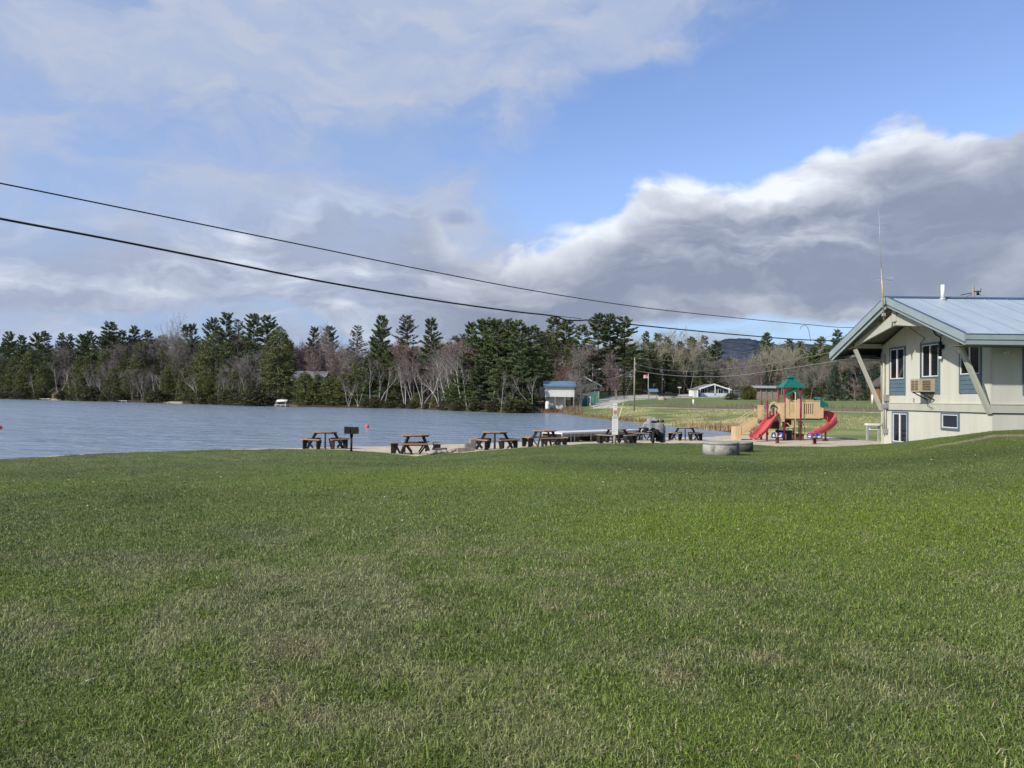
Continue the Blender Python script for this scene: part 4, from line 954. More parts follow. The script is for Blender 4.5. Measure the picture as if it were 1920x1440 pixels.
for ya in (YE0, YE1):
    s_ = 1 if ya < YR else -1
    fa.prism([(XR0-.05, ya-.03*s_, ZE(ya)+.02), (XR0-.05, YR, ZR+.03), (XR0-.05, YR, ZR-.27), (XR0-.05, ya-.03*s_, ZE(ya)-.28)], (.05, 0, 0))
    fa.prism([(XR0+.03, ya+.1*s_, ZE(ya+.1*s_)-.10), (XR0+.03, YR, ZR-.1), (XR0+.03, YR, ZR-.42), (XR0+.03, ya+.1*s_, ZE(ya+.1*s_)-.42)], (.04, 0, 0))
    y0, y1 = (ya-.04, ya) if s_ > 0 else (ya, ya+.04)
    fa.bx(XR0, XE+1, y0, y1, ZE(ya)-.20, ZE(ya)-.03)
    fa.bx(XR0, XE+1, y0+.03*s_, y1+.03*s_, ZE(ya)-.37, ZE(ya)-.21)
fa.build('fascia', fascm, r_)
dk = MB()
for ya in (YE0, YE1):
    s_ = 1 if ya < YR else -1
    dk.prism([(XR0-.06, ya-.035*s_, ZE(ya)+.02), (XR0-.06, YR, ZR+.03), (XR0-.06, YR, ZR+.055), (XR0-.06, ya-.035*s_, ZE(ya)+.048)], (.08, 0, 0))
    dk.bx(XR0, XE+1, ya-.05 if s_ > 0 else ya+.01, ya-.01 if s_ > 0 else ya+.05, ZE(ya)-.028, ZE(ya)+.004)
dk.build('drip_trim', ridgem, r_)
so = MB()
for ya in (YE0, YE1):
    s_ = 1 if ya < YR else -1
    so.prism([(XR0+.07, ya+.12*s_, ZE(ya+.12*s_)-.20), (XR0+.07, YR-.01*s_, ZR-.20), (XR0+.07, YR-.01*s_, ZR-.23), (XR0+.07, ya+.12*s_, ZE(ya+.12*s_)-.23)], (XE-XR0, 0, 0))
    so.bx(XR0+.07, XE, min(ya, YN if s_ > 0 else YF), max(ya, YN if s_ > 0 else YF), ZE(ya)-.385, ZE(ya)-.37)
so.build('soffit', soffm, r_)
# the boarded truss that carries the overhang
XT = 15.9
tm = MB()
tm.prism([(XT, YR-.06, z_(3.72)), (XT, YR-.06, z_(3.2)), (XT, 28.5, z_(2.80)), (XT, 28.5, z_(2.86))], (.09, 0, 0))
tm.prism([(XT, YR+.06, z_(3.72)), (XT, YR+.06, z_(3.2)), (XT, 36.3, z_(2.46)), (XT, 36.3, z_(2.54))], (.09, 0, 0))
tm.bx(XT-.05, XT+.12, YR-.17, YR+.17, z_(3.35), z_(3.98))
for y in (28.2, 35.75): tm.bx(XT, XW, y-.06, y+.06, ZE(y)-.50, ZE(y)-.30)
for y in (33.6,): tm.bx(XT+.1, XW, y-.05, y+.05, ZE(y)-.45, ZE(y)-.24)
tm.build('gable_truss', beamm, house)
for y0 in (YN+.06, YF-.06):
    b_ = MB(); b_.beam((XW-.05, y0, z_(-.36)), (XT+.02, y0, z_(2.44 if y0 > 30 else 2.38)), .10, .24, up=(0, 1, 0)); b_.build('brace', beamm, house)
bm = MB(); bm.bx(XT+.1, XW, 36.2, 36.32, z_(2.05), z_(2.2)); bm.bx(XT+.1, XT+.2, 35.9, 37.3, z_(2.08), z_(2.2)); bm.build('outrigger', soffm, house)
# windows
def hw(*a, **k):
    return window_slider(house, *a, **k)
hw('w', XW, 33.63, 34.85, z_(1.05), z_(2.38), trimm, z_(.32))
hw('w', XW, 30.92, 32.14, z_(1.07), z_(2.38), trimm, z_(.35))
hw('w', XW, 28.20, 29.40, z_(1.09), z_(2.38), trimm, z_(.36))
hw('w', XW, 33.38, 34.60, z_(-1.75), z_(-.50), trimm)
hw('w', XW, 29.57, 30.65, z_(-.98), z_(-.46), trimm, curtain=None)
hw('w', YN, 18.42, 20.2, z_(.45), z_(2.05), trimm, face='y', t=.14)
hw('w', YN, 22.2, 24.0, z_(.45), z_(2.05), trimm, face='y', t=.14)
# air conditioner on its bracket
acb = MB(); acb.bx(16.53, XW, 31.17, 31.86, z_(.44), z_(.97)); acb.build('air_conditioner', tanm, house)
ac_o = house.children[-1]
gr = MB()
for i in range(6):
    zz = z_(.50+.07*i); gr.bx(16.66, 16.98, 31.16, 31.172, zz, zz+.045); gr.bx(16.518, 16.532, 31.25, 31.48, zz, zz+.045); gr.bx(16.518, 16.532, 31.53, 31.78, zz, zz+.045)
gr.build('grille', tand, ac_o)
br = MB()
for y in (31.25, 31.78):
    br.beam((16.6, y, z_(.42)), (XW, y, z_(.10)), .04, .04); br.beam((16.55, y, z_(.425)), (XW, y, z_(.425)), .04, .03)
br.tube([(16.9, 31.5, z_(.44)), (16.95, 31.5, z_(.2)), (17.05, 31.5, z_(0)), (17.0, 31.4, z_(-.15)), (17.1, 31.2, z_(-.22))], .012, 5)
br.build('bracket', M['iron'], house)
# conduits, meter and lamps
cd = MB()
cd.tube([(XW-.08, 35.35, z_(2.2)), (XW-.08, 35.35, z_(-1.5))], .045, 8); cd.tube([(XW-.07, 35.2, z_(.1)), (XW-.07, 35.2, z_(-1.4))], .03, 8); cd.tube([(XW-.07, 35.62, z_(2.2)), (XW-.07, 35.62, z_(0))], .02, 6)
cd.build('conduit', beamm, house)
meterm = mat('meter_grey', (.24, .25, .245), .6, .1, 3)
for nm, (y0, y1, b0, b1, o) in (('electric_meter', (34.98, 35.2, .04, .34, .18)), ('junction_box', (34.92, 35.14, -.28, -.06, .17)), ('junction_box', (35.2, 35.42, -.30, -.1, .16)), ('outlet_box', (35.08, 35.24, -1.42, -1.22, .12))):
    mt = MB(); mt.bx(XW-o, XW, y0, y1, z_(b0), z_(b1)); mt.bx(XW-o-.01, XW-o, y0+.03, y1-.03, z_(b0+.03), z_(b1-.03)); mt.build(nm, meterm, house)
mt = MB(); mt.lathe([(.09, 0), (.09, .14)], 12, c=(XW-.12, 35.45, z_(-1.1))); mt.build('wall_vent', meterm, house)
lm = MB(); lm.bx(XW-.13, XW, 30.55, 30.72, z_(2.15), z_(2.32)); lm.bx(XW-.2, XW-.08, 30.5, 30.68, z_(2.2), z_(2.3)); lm.tube([(XW-.08, 30.7, z_(2.3)), (XW-.05, 30.75, z_(2.62)), (XW-.04, 31.1, z_(2.75)), (XW-.04, 31.3, z_(2.95))], .025, 6); lm.bx(XW-.09, XW, 30.74, 30.82, z_(1.75), z_(2.45))
fl1 = lm.build('floodlight', M['black'], house)
lb = MB(); lb.lathe([(.02, 0), (.07, .05), (.07, .12)], 10, c=(XW-.12, 30.62, z_(1.72))); lb.build('lamp_head', M['white'], fl1)
wl = MB(); wl.tube([(17.62, YN, z_(1.82)), (17.62, YN-.1, z_(1.82))], .02, 6); wl.lathe([(.03, -.02), (.055, .06)], 10, c=(17.57, YN-.13, z_(1.80))); wl.lathe([(.03, -.02), (.055, .06)], 10, c=(17.67, YN-.13, z_(1.80)))
wl.build('wall_light', M['white'], house)
wi = MB()
wi.tube([(XT-.1, YR-.1, z_(3.7)), (XT+.2, YR-.3, z_(3.35)), (16.6, 31.9, z_(3.05)), (XW-.05, 32.0, z_(2.72)), (XW-.03, 31.95, z_(2.68)), (XW-.03, 32.3, z_(2.5)), (XW-.03, 32.3, z_(.4))], .013, 5)
wi.tube([(XW-.03, 30.8, z_(2.7)), (XW-.03, 30.0, z_(2.75)), (XW-.05, 29.2, z_(2.85))], .013, 5)
wi.tube([(XW-.02, 32.9, z_(.17)), (XW-.04, 32.78, z_(.15)), (XW-.04, 32.82, z_(.04)), (XW-.04, 32.74, z_(-.02)), (XW-.02, 32.86, z_(-.06))], .012, 5)
wi.build('wiring', M['cable'], house)
vp = MB(); vp.lathe([(.075, 0), (.075, .62)], 14, c=(17.72, 31.6, ZE(31.6)-.02)); vp.build('vent_pipe', M['white'], r_)
fl_ = MB(); fl_.lathe([(.2, -.05), (.1, .05), (.09, .09)], 14, c=(17.72, 31.6, ZE(31.6)-.0)); fl_.build('vent_flashing', M['galv'], r_)
MB = MBo
# antenna clamped to the gable peak
ap = at(1656.5, 597, 31.75)
an = thing('antenna_mast', 'thin tall whip antenna clamped to the clubhouse gable peak', 'antenna', ap)
def ar(u, y, d=31.75): return at(u, y, d) - ap
a_ = MB(); a_.tube([ar(1657.5, 602), ar(1655, 550), ar(1652.4, 503)], [.032, .030, .026], 8); a_.build('mast', mat('brass_tube', (.45, .36, .16), .45, .1, 3, metal=.4), an)
a_ = MB(); a_.tube([ar(1652.4, 503), ar(1650, 450), ar(1647.5, 384)], [.012, .010, .006], 5); a_.build('whip', M['galv'], an)
a_ = MB(); c0 = ar(1653.2, 522)
for k in range(4):
    a = k*math.pi/2+.4; a_.tube([c0, c0+Vector((math.cos(a)*.62, math.sin(a)*.62, -.06))], .008, 5)
a_.build('radial', M['galv'], an)
a_ = MB(); a_.box(ar(1656.9, 590), (.12, .1, .12)); a_.box(ar(1655.6, 562), (.1, .1, .08)); a_.build('clamp', M['galv'], an)

# ------------------------------------------------------------------ picnic tables on the beach
def make_table():
    t = thing('picnic_table', '', 'picnic table', (0, 0, 0), 0, 'octagonal picnic tables on the beach')
    top = MB(); Rt = .60
    o8 = [(Rt*math.cos(math.pi/8+k*math.pi/4), Rt*math.sin(math.pi/8+k*math.pi/4)) for k in range(8)]
    # planks cut to the octagon
    ap_ = Rt*math.cos(math.pi/8); n = 8
    for i in range(n):
        y0 = -ap_ + 2*ap_*i/n + .004; y1 = -ap_ + 2*ap_*(i+1)/n - .004
        lim = lambda y: min(ap_, ap_*math.tan(math.pi/8) + (ap_-abs(y)))
        top.prism([(-lim(y0), y0, .745), (lim(y0), y0, .745), (lim(y1), y1, .745), (-lim(y1), y1, .745)], (0, 0, .04))
    top.build('tabletop', M['tablewood'], t)
    sk = MB()
    for k in range(4):
        a = k*math.pi/4; c, s_ = math.cos(a), math.sin(a); sk.beam((-.5*c, -.5*s_, .72-.002*k), (.5*c, .5*s_, .72-.002*k), .05, .045)
    sk.build('apron', M['black'], t)
    for k in range(4):
        a = k*math.pi/2; c, s_ = math.cos(a), math.sin(a)
        l = MB(); l.beam((.40*c, .40*s_, .74), (.80*c, .80*s_, .0), .045, .12); l.build('leg', M['black'], t)
        a += math.pi/4; c, s_ = math.cos(a), math.sin(a); rx, ry = -s_, c
        P = lambda r, h, z: (r*c+h*rx, r*s_+h*ry, z)
        b = MB()
        for r0, r1 in ((.70, .835), (.845, .98)):
            q0, q1 = r0*.52+.06, r1*.52+.06
            b.prism([P(r0, -q0, .43), P(r1, -q1, .43), P(r1, q1, .43), P(r0, q0, .43)], (0, 0, .04))
        be = b.build('bench', M['tablewood'], t)
        sp_ = MB()
        for sgn in (-1, 1):
            h = .40*sgn
            sp_.prism([P(.68, h, .425), P(.97, h, .425), P(.965, h, .0), P(.79, h, .0)], Vector((rx, ry, 0))*.045*sgn)
            sp_.beam(P(.80, h*.95, .40), P(.62, h*.35, .05), .04, .05)
        sp_.beam(P(.83, -.44, .405), P(.83, .44, .405), .06, .045)
        sp_.build('bench_support', M['black'], be)
    return t
TB = [(611.5, 35.2, .02, 'picnic table farthest left, beside the black pedestal grill'), (781, 30.6, 0.80, 'nearest picnic table, weathered brown, right of the pedestal grill'),
      (929, 33.4, -.03, 'picnic table beside the small timber step on the beach'), (1022, 36.3, -.42, 'picnic table between the timber step and the grey floating dock'),
      (1157, 41.0, .20, 'picnic table directly behind the white rules sign'), (1213, 45.5, .60, 'picnic table mostly hidden behind the grey covered motorcycle'),
      (1285.5, 46.5, .02, 'picnic table right of the covered motorcycle, nearest the concrete ring')]
tb0 = make_table(); gzz = [0.0]
for i, (u, d, rz, lb) in enumerate(TB):
    o = tb0 if i == 0 else dup(tb0, (0, 0, 0))
    o.location = on(u, d, .0); o.rotation_euler = (0, 0, rz + math.atan2((u-960), F)*-1); o['label'] = lb

# ------------------------------------------------------------------ pedestal grill
p = on(660.5, 29.3); pg = thing('pedestal_grill', 'black park grill on a single post at the lawn edge', 'grill', p)
g = MB(); g.tube([(0, 0, -.1), (0, 0, .62)], .042, 10); g.tube([(0, 0, .55), (0, 0, .72)], .06, 10); g.build('post', M['iron'], pg)
g = MB()
g.bx(-.24, .24, -.2, .2, .68, .70); g.bx(-.24, -.225, -.2, .2, .70, .95); g.bx(.225, .24, -.2, .2, .70, .90); g.bx(-.225, .05, .185, .2, .70, .93); g.bx(-.225, -.02, -.2, -.185, .70, .95); g.bx(.01, .225, -.2, -.185, .70, .94); g.bx(.09, .225, .185, .2, .70, .93)
g.build('firebox', M['iron'], pg)
g = MB()
for i in range(9): g.bx(-.2+i*.05, -.19+i*.05, -.185, .185, .86, .872)
g.bx(.225, .27, -.01, .01, .87, .885); g.bx(.225, .27, -.11, -.09, .78, .80)
g.build('grate', M['iron'], pg)

# ------------------------------------------------------------------ rules sign on a round post
p = on(1153.5, 34.3); sg = thing('rules_sign', 'tall white beach rules sign on a pale wooden post', 'sign', p)
g = MB(); g.tube([(0, 0, -.2), (0, 0, .52), (0, 0, 1.80)], .062, 12); g.build('post', M['postwood'], sg)
g = MB(); g.bx(-.135, .135, -.085, -.065, .43, 1.24); g.build('board', M['white'], sg); bo = sg.children[-1]
tx = mat('sign_print', (.22, .24, .27), .6, .1, 3); g = MB()
g.bx(-.12, .12, -.089, -.0853, 1.14, 1.165)
for i, w_ in enumerate((.19, .2, .16, .2, .18, .2, .15)):
    zz = 1.07-i*.085; g.bx(-.105, -.105+w_, -.0885, -.0853, zz, zz+.012); 
g.bx(-.10, .10, -.0885, -.0853, 1.19, 1.215)
g.build('print', tx, bo)
g = MB(); g.bx(-.085, .085, -.085, -.065, 1.262, 1.82); g.build('upper_board', M['white'], sg); ub = sg.children[-1]
g = MB(); g.bx(-.065, .065, -.0895, -.0853, 1.36, 1.52); g.build('red_panel', mat('sign_red', (.55, .03, .035), .5, .05, 3), ub)
g = MB(); g.lathe([(.022, 0), (.022, .004)], 12, c=(0, 0, 0)); g.v = [(x, -.0895-z, 1.47+y) for x, y, z in g.v]; g.bx(-.045, .045, -.0935, -.0897, 1.39, 1.405); g.build('white_symbol', M['white'], ub)
g = MB(); g.bx(-.055, .055, -.0885, -.0853, 1.30, 1.335)
for i in range(3): g.bx(-.05+i*.038, -.026+i*.038, -.0885, -.0853, 1.70, 1.745)
g.bx(-.05, .05, -.0885, -.0853, 1.62, 1.635); g.build('print', tx, ub)

# ------------------------------------------------------------------ covered motorcycle
p = on(1218, 37.0); mc_ = thing('covered_motorcycle', 'motorcycle under a torn grey and black cover on the beach', 'motorcycle', p)
def wheel(parent, c, r, w, ax, hubm):
    g = MB(); g.lathe([(r*.78, -w/2), (r*.96, -w/2), (r, -w*.25), (r, w*.25), (r*.96, w/2), (r*.78, w/2), (r*.78, -w/2)], 26)
    h = MB(); h.lathe([(r*.80, -w*.2), (r*.80, w*.2), (r*.70, w*.2), (r*.70, -w*.2), (r*.8, -w*.2)], 24); h.lathe([(r*.12, -w*.4), (r*.12, w*.4)], 10)
    for k in range(6):
        a = k*math.pi/3; h.beam((.1*r*math.cos(a), .1*r*math.sin(a), 0), (.74*r*math.cos(a), .74*r*math.sin(a), 0), .025, .02)
    q = Vector((0, 0, 1)).rotation_difference(Vector(ax)).to_matrix()
    for b in (g, h): b.v = [tuple(Vector(c) + q @ Vector(v)) for v in b.v]
    o = g.build('wheel', M['rubber'], parent); h.build('rim', hubm, o); return o
wheel(mc_, (.05, -.75, .31), .31, .10, (1, -.14, 0), M['galv']); wheel(mc_, (.28, .55, .31), .31, .14, (1, -.14, 0), M['galv'])
g = MB()
for s_ in (-.09, .09): g.tube([(.05+s_, -.74, .31), (.09+s_, -.55, .70), (.12+s_, -.42, .98)], .028, 8)
g.tube([(.12, -.42, .95), (.2, .0, .62), (.28, .55, .31)], .06, 8); g.box((.18, -.05, .48), (.28, .5, .34)); g.tube([(-.22, -.38, 1.0), (.12, -.42, 1.04), (.46, -.38, 1.0)], .02, 6)
g.build('frame', M['iron'], mc_)
# draped cover: a crumpled shell with hanging side panels
def shell(n1, n2, fn):
    V = []; Fc = []
    for i in range(n1):
        for j in range(n2): V.append(fn(i/(n1-1), j/(n2-1)))
    for i in range(n1-1):
        for j in range(n2-1): Fc.append((i*n2+j, i*n2+j+1, (i+1)*n2+j+1, (i+1)*n2+j))
    return V, Fc
def cover(s_, t_):
    # s_: along the bike front to back, t_: across from left hem over the top to the right hem
    y = -.62 + 1.35*s_; a = (t_-.5)*2
    wv = .46 + .10*math.sin(s_*5+1) ; x = .10 + .16*s_ + math.copysign(abs(a)**.75, a)*wv
    crown = 1.16 - .10*(s_-.35)**2*4 - .05*math.sin(s_*9)
    drop = abs(a)**2.6*(.36 + (.10 if a > 0 else .02)*s_)
    z = crown - drop + .05*math.sin(11*t_+7*s_) + .05*math.sin(19*s_-9*t_) + .03*math.sin(31*t_+11*s_)
    return (x + .02*math.sin(17*s_+5*t_), y + .03*math.sin(13*t_), z)
g = MB(); V, Fc = shell(26, 30, cover); g.add(V, Fc, 0, True)
for v, f in (shell(8, 14, lambda s_, t_: (.10-.50+1.0*t_, -.64+.03*math.sin(t_*14)-.02*s_, 1.04-.46*s_*(.6+.4*abs(2*t_-1)) - .10*(2*t_-1)**2 + .03*math.sin(9*t_+4*s_))),): g.add(v, f, 0, True)
cv = g.build('cover', M['tarp'], mc_)
so_ = cv.modifiers.new('thick', 'SOLIDIFY'); so_.thickness = .012
g = MB()
V, Fc = shell(12, 12, lambda s_, t_: (.56+.06*math.sin(s_*7), -.50+1.1*s_, .82-.78*t_*(.85+.15*math.sin(s_*8)))); g.add(V, Fc, 0, True)
V, Fc = shell(8, 14, lambda s_, t_: (.22+.36*s_, -.60+.04*math.sin(t_*9), .85-.72*t_)); g.add(V, Fc, 0, True)
V, Fc = shell(10, 10, lambda s_, t_: (-.40+.75*s_, -.66-.03*math.sin(s_*8), .82-.20*t_*(1+.3*math.sin(7*s_))-.12*s_)); g.add(V, Fc, 0, True)
g.lathe([(.02, 0), (.07, .03), (.075, .10), (.03, .15)], 10, c=(.62, -.1, 1.02))
cb_ = g.build('cover_lining', M['tarpblack'], mc_); so_ = cb_.modifiers.new('thick', 'SOLIDIFY'); so_.thickness = .01
g = MB(); V, Fc = shell(8, 8, lambda s_, t_: (.60+.07*math.sin(s_*5+t_*3), -.3+.75*s_, .88-.82*t_)); g.add(V, Fc, 0, True); V, Fc = shell(5, 10, lambda s_, t_: (.60+.12*s_, -.32-.02*math.sin(t_*8), .86-.78*t_)); g.add(V, Fc, 0, True)
cs = g.build('cover_flap', M['tarp'], mc_); so_ = cs.modifiers.new('thick', 'SOLIDIFY'); so_.thickness = .012
g = MB(); g.lathe([(.05, 0), (.085, .02), (.085, .05), (.05, .07), (.05, 0)], 12, c=(0, 0, 0)); g.v = [(-.42+x, -.66+z, .62+y*1.3) for x, y, z in g.v]; g.tube([(-.4, -.62, .72), (-.2, -.66, .60), (.0, -.68, .62)], .03, 6); g.build('chrome_part', M['galv'], mc_)

# ------------------------------------------------------------------ concrete rings
def ring(name, u, d, r, h, lb, rz):
    p = on(u, d, -.04); t = thing(name, lb, 'concrete ring', p, rz, 'concrete fire rings on the lawn')
    g = MB(); n = 40
    g.lathe([(r, 0), (r+.01, h*.5), (r, h-.09), (r-.012, h-.085), (r-.012, h), (r-.11, h), (r-.11, .12), (0.001, .10)], n); g.build('ring_wall', M['concrete'] if r > .6 else M['darkconcrete'], t)
    g = MB(); g.lathe([(r+.006, h-.085), (r+.006, h-.005), (r-.004, h+.004), (r-.10, h+.004)], n); g.build('rim', mat('ring_rim', (.30, .30, .27), .9, .12, 4), t); return t
ring('concrete_ring', 1352.5, 27.6, .63, .50, 'larger pale concrete ring streaked with soot, standing in front', 0)
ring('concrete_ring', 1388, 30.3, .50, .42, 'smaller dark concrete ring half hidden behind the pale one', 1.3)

# ------------------------------------------------------------------ floating dock hauled on to the beach
A = on(1054, 42.0, 0); B = on(1204, 47.2, 0); z0 = min(A.z, B.z)
dk_ = thing('floating_dock', 'grey decked floating dock section resting on the sand', 'dock', (A.x, A.y, A.z), math.atan2(B.y-A.y, B.x-A.x)); Ld = (B-A).length; hz = .50
g = MB(); g.bx(0, Ld, -.05, 1.5, hz-.06, hz)
n = int(Ld/.15)
for i in range(n): g.bx(i*Ld/n+.006, (i+1)*Ld/n-.006, -.06, 1.5, hz+.001, hz+.035)
g.build('deck', M['dockgrey'], dk_)
g = MB(); g.bx(.02, Ld-.02, 0, .04, hz-.22, hz-.06); g.bx(.02, Ld-.02, 1.42, 1.46, hz-.22, hz-.06); g.build('beam', M['oldwood'], dk_)
for x in (.35, 1.25, 2.85, Ld-.9):
    g = MB(); g.bx(x-.33, x+.33, .05, 1.4, .0, hz-.225); g.build('float', M['black'], dk_)
    
g = MB()
for x in (.02, .72, 1.02, 2.45, Ld-.2): g.bx(x, x+.07, -.03, .0, .0, hz-.06)
g.build('post', M['galv'], dk_)

# ------------------------------------------------------------------ stones and the timber step at the edge of the sand
st = [(812, 850, .17, 'flat grey stone nearest the picnic table'), (824, 851, .12, 'small round grey stone among the beach stones'), (833, 848, .14, 'tan stone at the right end of the beach stones'), (805, 856, .13, 'pale mossy stone lowest on the lawn edge'), (843, 850, .12, 'smooth tan stone beside the timber step')]
for i, (u, y, r, lb) in enumerate(st):
    d = 28.9+.15*i; g = MB(); g.lathe([(0.001, -.3), (.8, -.25), (1, .05), (.8, .42), (.4, .6), (0.001, .64)], 12)
    q = random.Random(i); g.v = [(x*r*(1+.25*math.sin(3*y_+i))*1.25, y_*r*(1+.2*math.cos(2*x+i)), z*r*(1+.2*math.sin(2*x+3*y_))) for x, y_, z in g.v]
    o = g.build('stone', M['stone']); o.location = on(u, d, .05); tag(o, lb, 'stone', 'stones at the edge of the sand')
sb = thing('timber_step', 'old timber step of stacked beams at the sand edge', 'step', on(884, 30.2), .35)
for i, (x0, x1, y, z0_) in enumerate([(-.55, .15, 0, -.02), (-.2, .22, .14, .14), (.02, .26, .20, .30)]):
    g = MB(); g.bx(x0, x1, y-.09, y+.09, z0_, z0_+.155); g.build('beam', M['oldwood'], sb)
lg = MB(); a, b = on(815, 29.9, .14), on(838, 30.3, .14); lg.beam(a, b, .14, .14); tag(lg.build('beam_end', M['oldwood']), 'short grey timber lying behind the beach stones', 'timber'); lg = bpy.data.objects['beam_end']; lg.name = 'timber'
lg = MB(); a, b = on(846, 30.0, .06), on(872, 30.4, .08); lg.tube([a, (a+b)/2+Vector((0, 0, .04)), b], [.07, .06, .04], 8); tag(lg.build('driftwood', M['oldwood']), 'dark driftwood log beside the timber step', 'log')
# floats in the lake
for u, y, r, lb in [(689.5, 799.5, .17, 'red round float on the water above the nearest tables'), (1, 802, .17, 'red round float at the left edge of the lake')]:
    d = 2.5*F/(y-hor(u)+2.5); P = Vector(((u-960)/F*d, d, CAMZ+WATER))
    o = thing('buoy', lb, 'buoy', P, 0, 'red floats on the lake')
    g = MB(); g.lathe([(r*math.sin(a), -r*math.cos(a)+r*.5) for a in [math.pi*k/10 for k in range(11)]], 16); g.v = [(x, y_, z) for x, y_, z in g.v]; g.build('float', M['buoy'], o)
    g = MB(); g.lathe([(.03, r*1.45), (.03, r*1.62)], 8); g.build('ring_eye', M['galv'], o)

# ------------------------------------------------------------------ serving stand near the clubhouse
p = on(1637, 44.5); ws = thing('metal_stand', 'galvanised two-legged stand with white top near clubhouse corner', 'stand', p)
for x in (-.33, .33): g = MB(); g.bx(x-.045, x+.045, -.06, .06, -.1, .92); g.build('leg', M['galv'], ws)
g = MB(); g.bx(-.38, .38, -.22, .22, .92, 1.03); g.build('top', M['white'], ws)
g = MB(); g.bx(-.285, .285, -.03, .0, .66, .80); g.build('panel', M['white'], ws)

# ------------------------------------------------------------------ playground set
PO = on(1480, 46.5)
pl = thing('playground_set', 'tan and maroon play tower with green roof and two red slides', 'playground', PO)
def P(zx, zy, dy=0.0): return at(1370+zx/9, 690+zy/9, 46.5+dy) - PO
def PX(zx, dy=0.0): return P(zx, 900, dy).x
def PZ(zy, dy=0.0): return P(1000, zy, dy).z
for zx, dy, zt in ((905, 0, 335), (1172, 0, 335), (905, 1.05, 335), (1172, 1.05, 335), (612, 0, 562), (612, 1.05, 562)):
    x = PX(zx); g = MB(); zt_ = PZ(zt); g.tube([(x, dy, -.1), (x, dy, zt_)], .058, 12)
    if zt > 500: g.lathe([(.06, zt_), (.055, zt_+.03), (.001, zt_+.05)], 12, c=(x, dy, 0))
    g.build('post', M['maroon'], pl)
# pyramid roof
cx, cy, hf = PX(1064), .52, .665; z0, z1 = PZ(330), PZ(188, .5); g = MB()
sq = lambda h, z: [(cx-h, cy-h, z), (cx+h, cy-h, z), (cx+h, cy+h, z), (cx-h, cy+h, z)]
g.add(sq(hf, z0-.03)+sq(hf, z0+.03)+sq(.17, z1)+sq(.15, z1+.09), [(0,1,5,4),(1,2,6,5),(2,3,7,6),(3,0,4,7),(4,5,9,8),(5,6,10,9),(6,7,11,10),(7,4,8,11),(8,9,13,12),(9,10,14,13),(10,11,15,14),(11,8,12,15),(12,13,14,15),(3,2,1,0)])
for sx, sy in ((-1, -1), (1, -1), (1, 1), (-1, 1)): g.beam((cx+sx*(hf+.003), cy+sy*(hf+.003), z0+.035), (cx+sx*.165, cy+sy*.165, z1+.01), .05, .03)
rfo = g.build('roof', M['teal'], pl)
z2 = z1+.07; g = MB(); g.add(sq(.235, z2)+sq(.235, z2+.03)+[(cx, cy, z2+.21)], [(3,2,1,0),(0,1,5,4),(1,2,6,5),(2,3,7,6),(3,0,4,7),(4,5,8),(5,6,8),(6,7,8),(7,4,8)]); g.build('roof_cap', M['teal'], rfo)
# decks
zd = PZ(858); g = MB(); g.bx(PX(905), PX(1172), 0, 1.05, zd-.06, zd); g.bx(PX(1178), PX(1560), .06, 1.0, zd-.06, zd); g.build('deck', M['brownmetal'], pl)
zd2 = PZ(885); g = MB(); g.bx(PX(612), PX(903), .06, 1.05, zd2-.06, zd2); g.build('deck', M['brownmetal'], pl)
# front panel with window under a small green gable
g = MB(); zt, zb = PZ(470), PZ(852)
g.bx(PX(928), PX(985), -.05, 0, zb, zt); g.bx(PX(1122), PX(1160), -.05, 0, zb, PZ(520)); g.bx(PX(985), PX(1122), -.05, 0, zb, PZ(802)); g.bx(PX(985), PX(1122), -.02, .02, PZ(802), PZ(560)); g.bx(PX(985), PX(1122), -.04, .02, PZ(560), PZ(540))
for zx in (1000, 1022, 1044, 1066): g.bx(PX(zx), PX(zx+10), -.035, -.02, PZ(740), PZ(600))
g.build('front_panel', M['tan'], pl)
g = MB(); g.bx(PX(930, 1.05), PX(1160, 1.05), 1.05, 1.09, PZ(850, 1.05), PZ(345, 1.05)); g.build('back_panel', M['tan'], pl)
g = MB(); a, b, c = P(940, 465, -.3), P(1095, 362, -.3), P(1187, 478, -.3)
g.prism([a, b, b-Vector((0, 0, .05)), a-Vector((0, 0, .06))], (0, .55, 0)); g.prism([b, c, c-Vector((0, 0, .06)), b-Vector((0, 0, .05))], (0, .55, 0))
for k in range(4):
    q = a.lerp(b, .15+.22*k); g.bx(q.x-.03, q.x+.03, -.315, -.3, q.z-.10, q.z-.04); 
g.build('awning', M['teal'], pl)
g = MB(); g.tube([(PX(1090, -.55), -.55, -.05), (PX(1090, -.55), -.55, PZ(415, -.55)), (PX(1090, -.5), -.2, PZ(395, -.5))], .024, 8); g.build('fire_pole', M['tan'], pl)
# bridge panel with slots
g = MB(); zt, zb = PZ(556), PZ(838)
g.bx(PX(1200), PX(1562), -.03, .03, PZ(600), zt); g.bx(PX(1200), PX(1562), -.03, .03, zb, PZ(772))
xs = [1200, 1231, 1251, 1268, 1288, 1303, 1323, 1338, 1358, 1375, 1396, 1562]
for i in range(0, len(xs), 2): g.bx(PX(xs[i]), PX(xs[i+1]), -.03, .03, PZ(772), PZ(600))
g.bx(PX(1195), PX(1565), -.05, .05, zt, zt+.045); g.bx(PX(1420), PX(1428), -.035, -.03, PZ(800), PZ(600)); g.bx(PX(1495), PX(1503), -.035, -.03, PZ(830), PZ(560))
g.build('bridge_panel', M['tan'], pl)
g = MB(); g.bx(PX(1200), PX(1562), .97, 1.02, zb, zt); g.build('bridge_panel', M['tan'], pl)
g = MB(); g.bx(PX(1505), PX(1562), .03, .97, zb, PZ(700)); g.build('end_panel', M['tan'], pl)
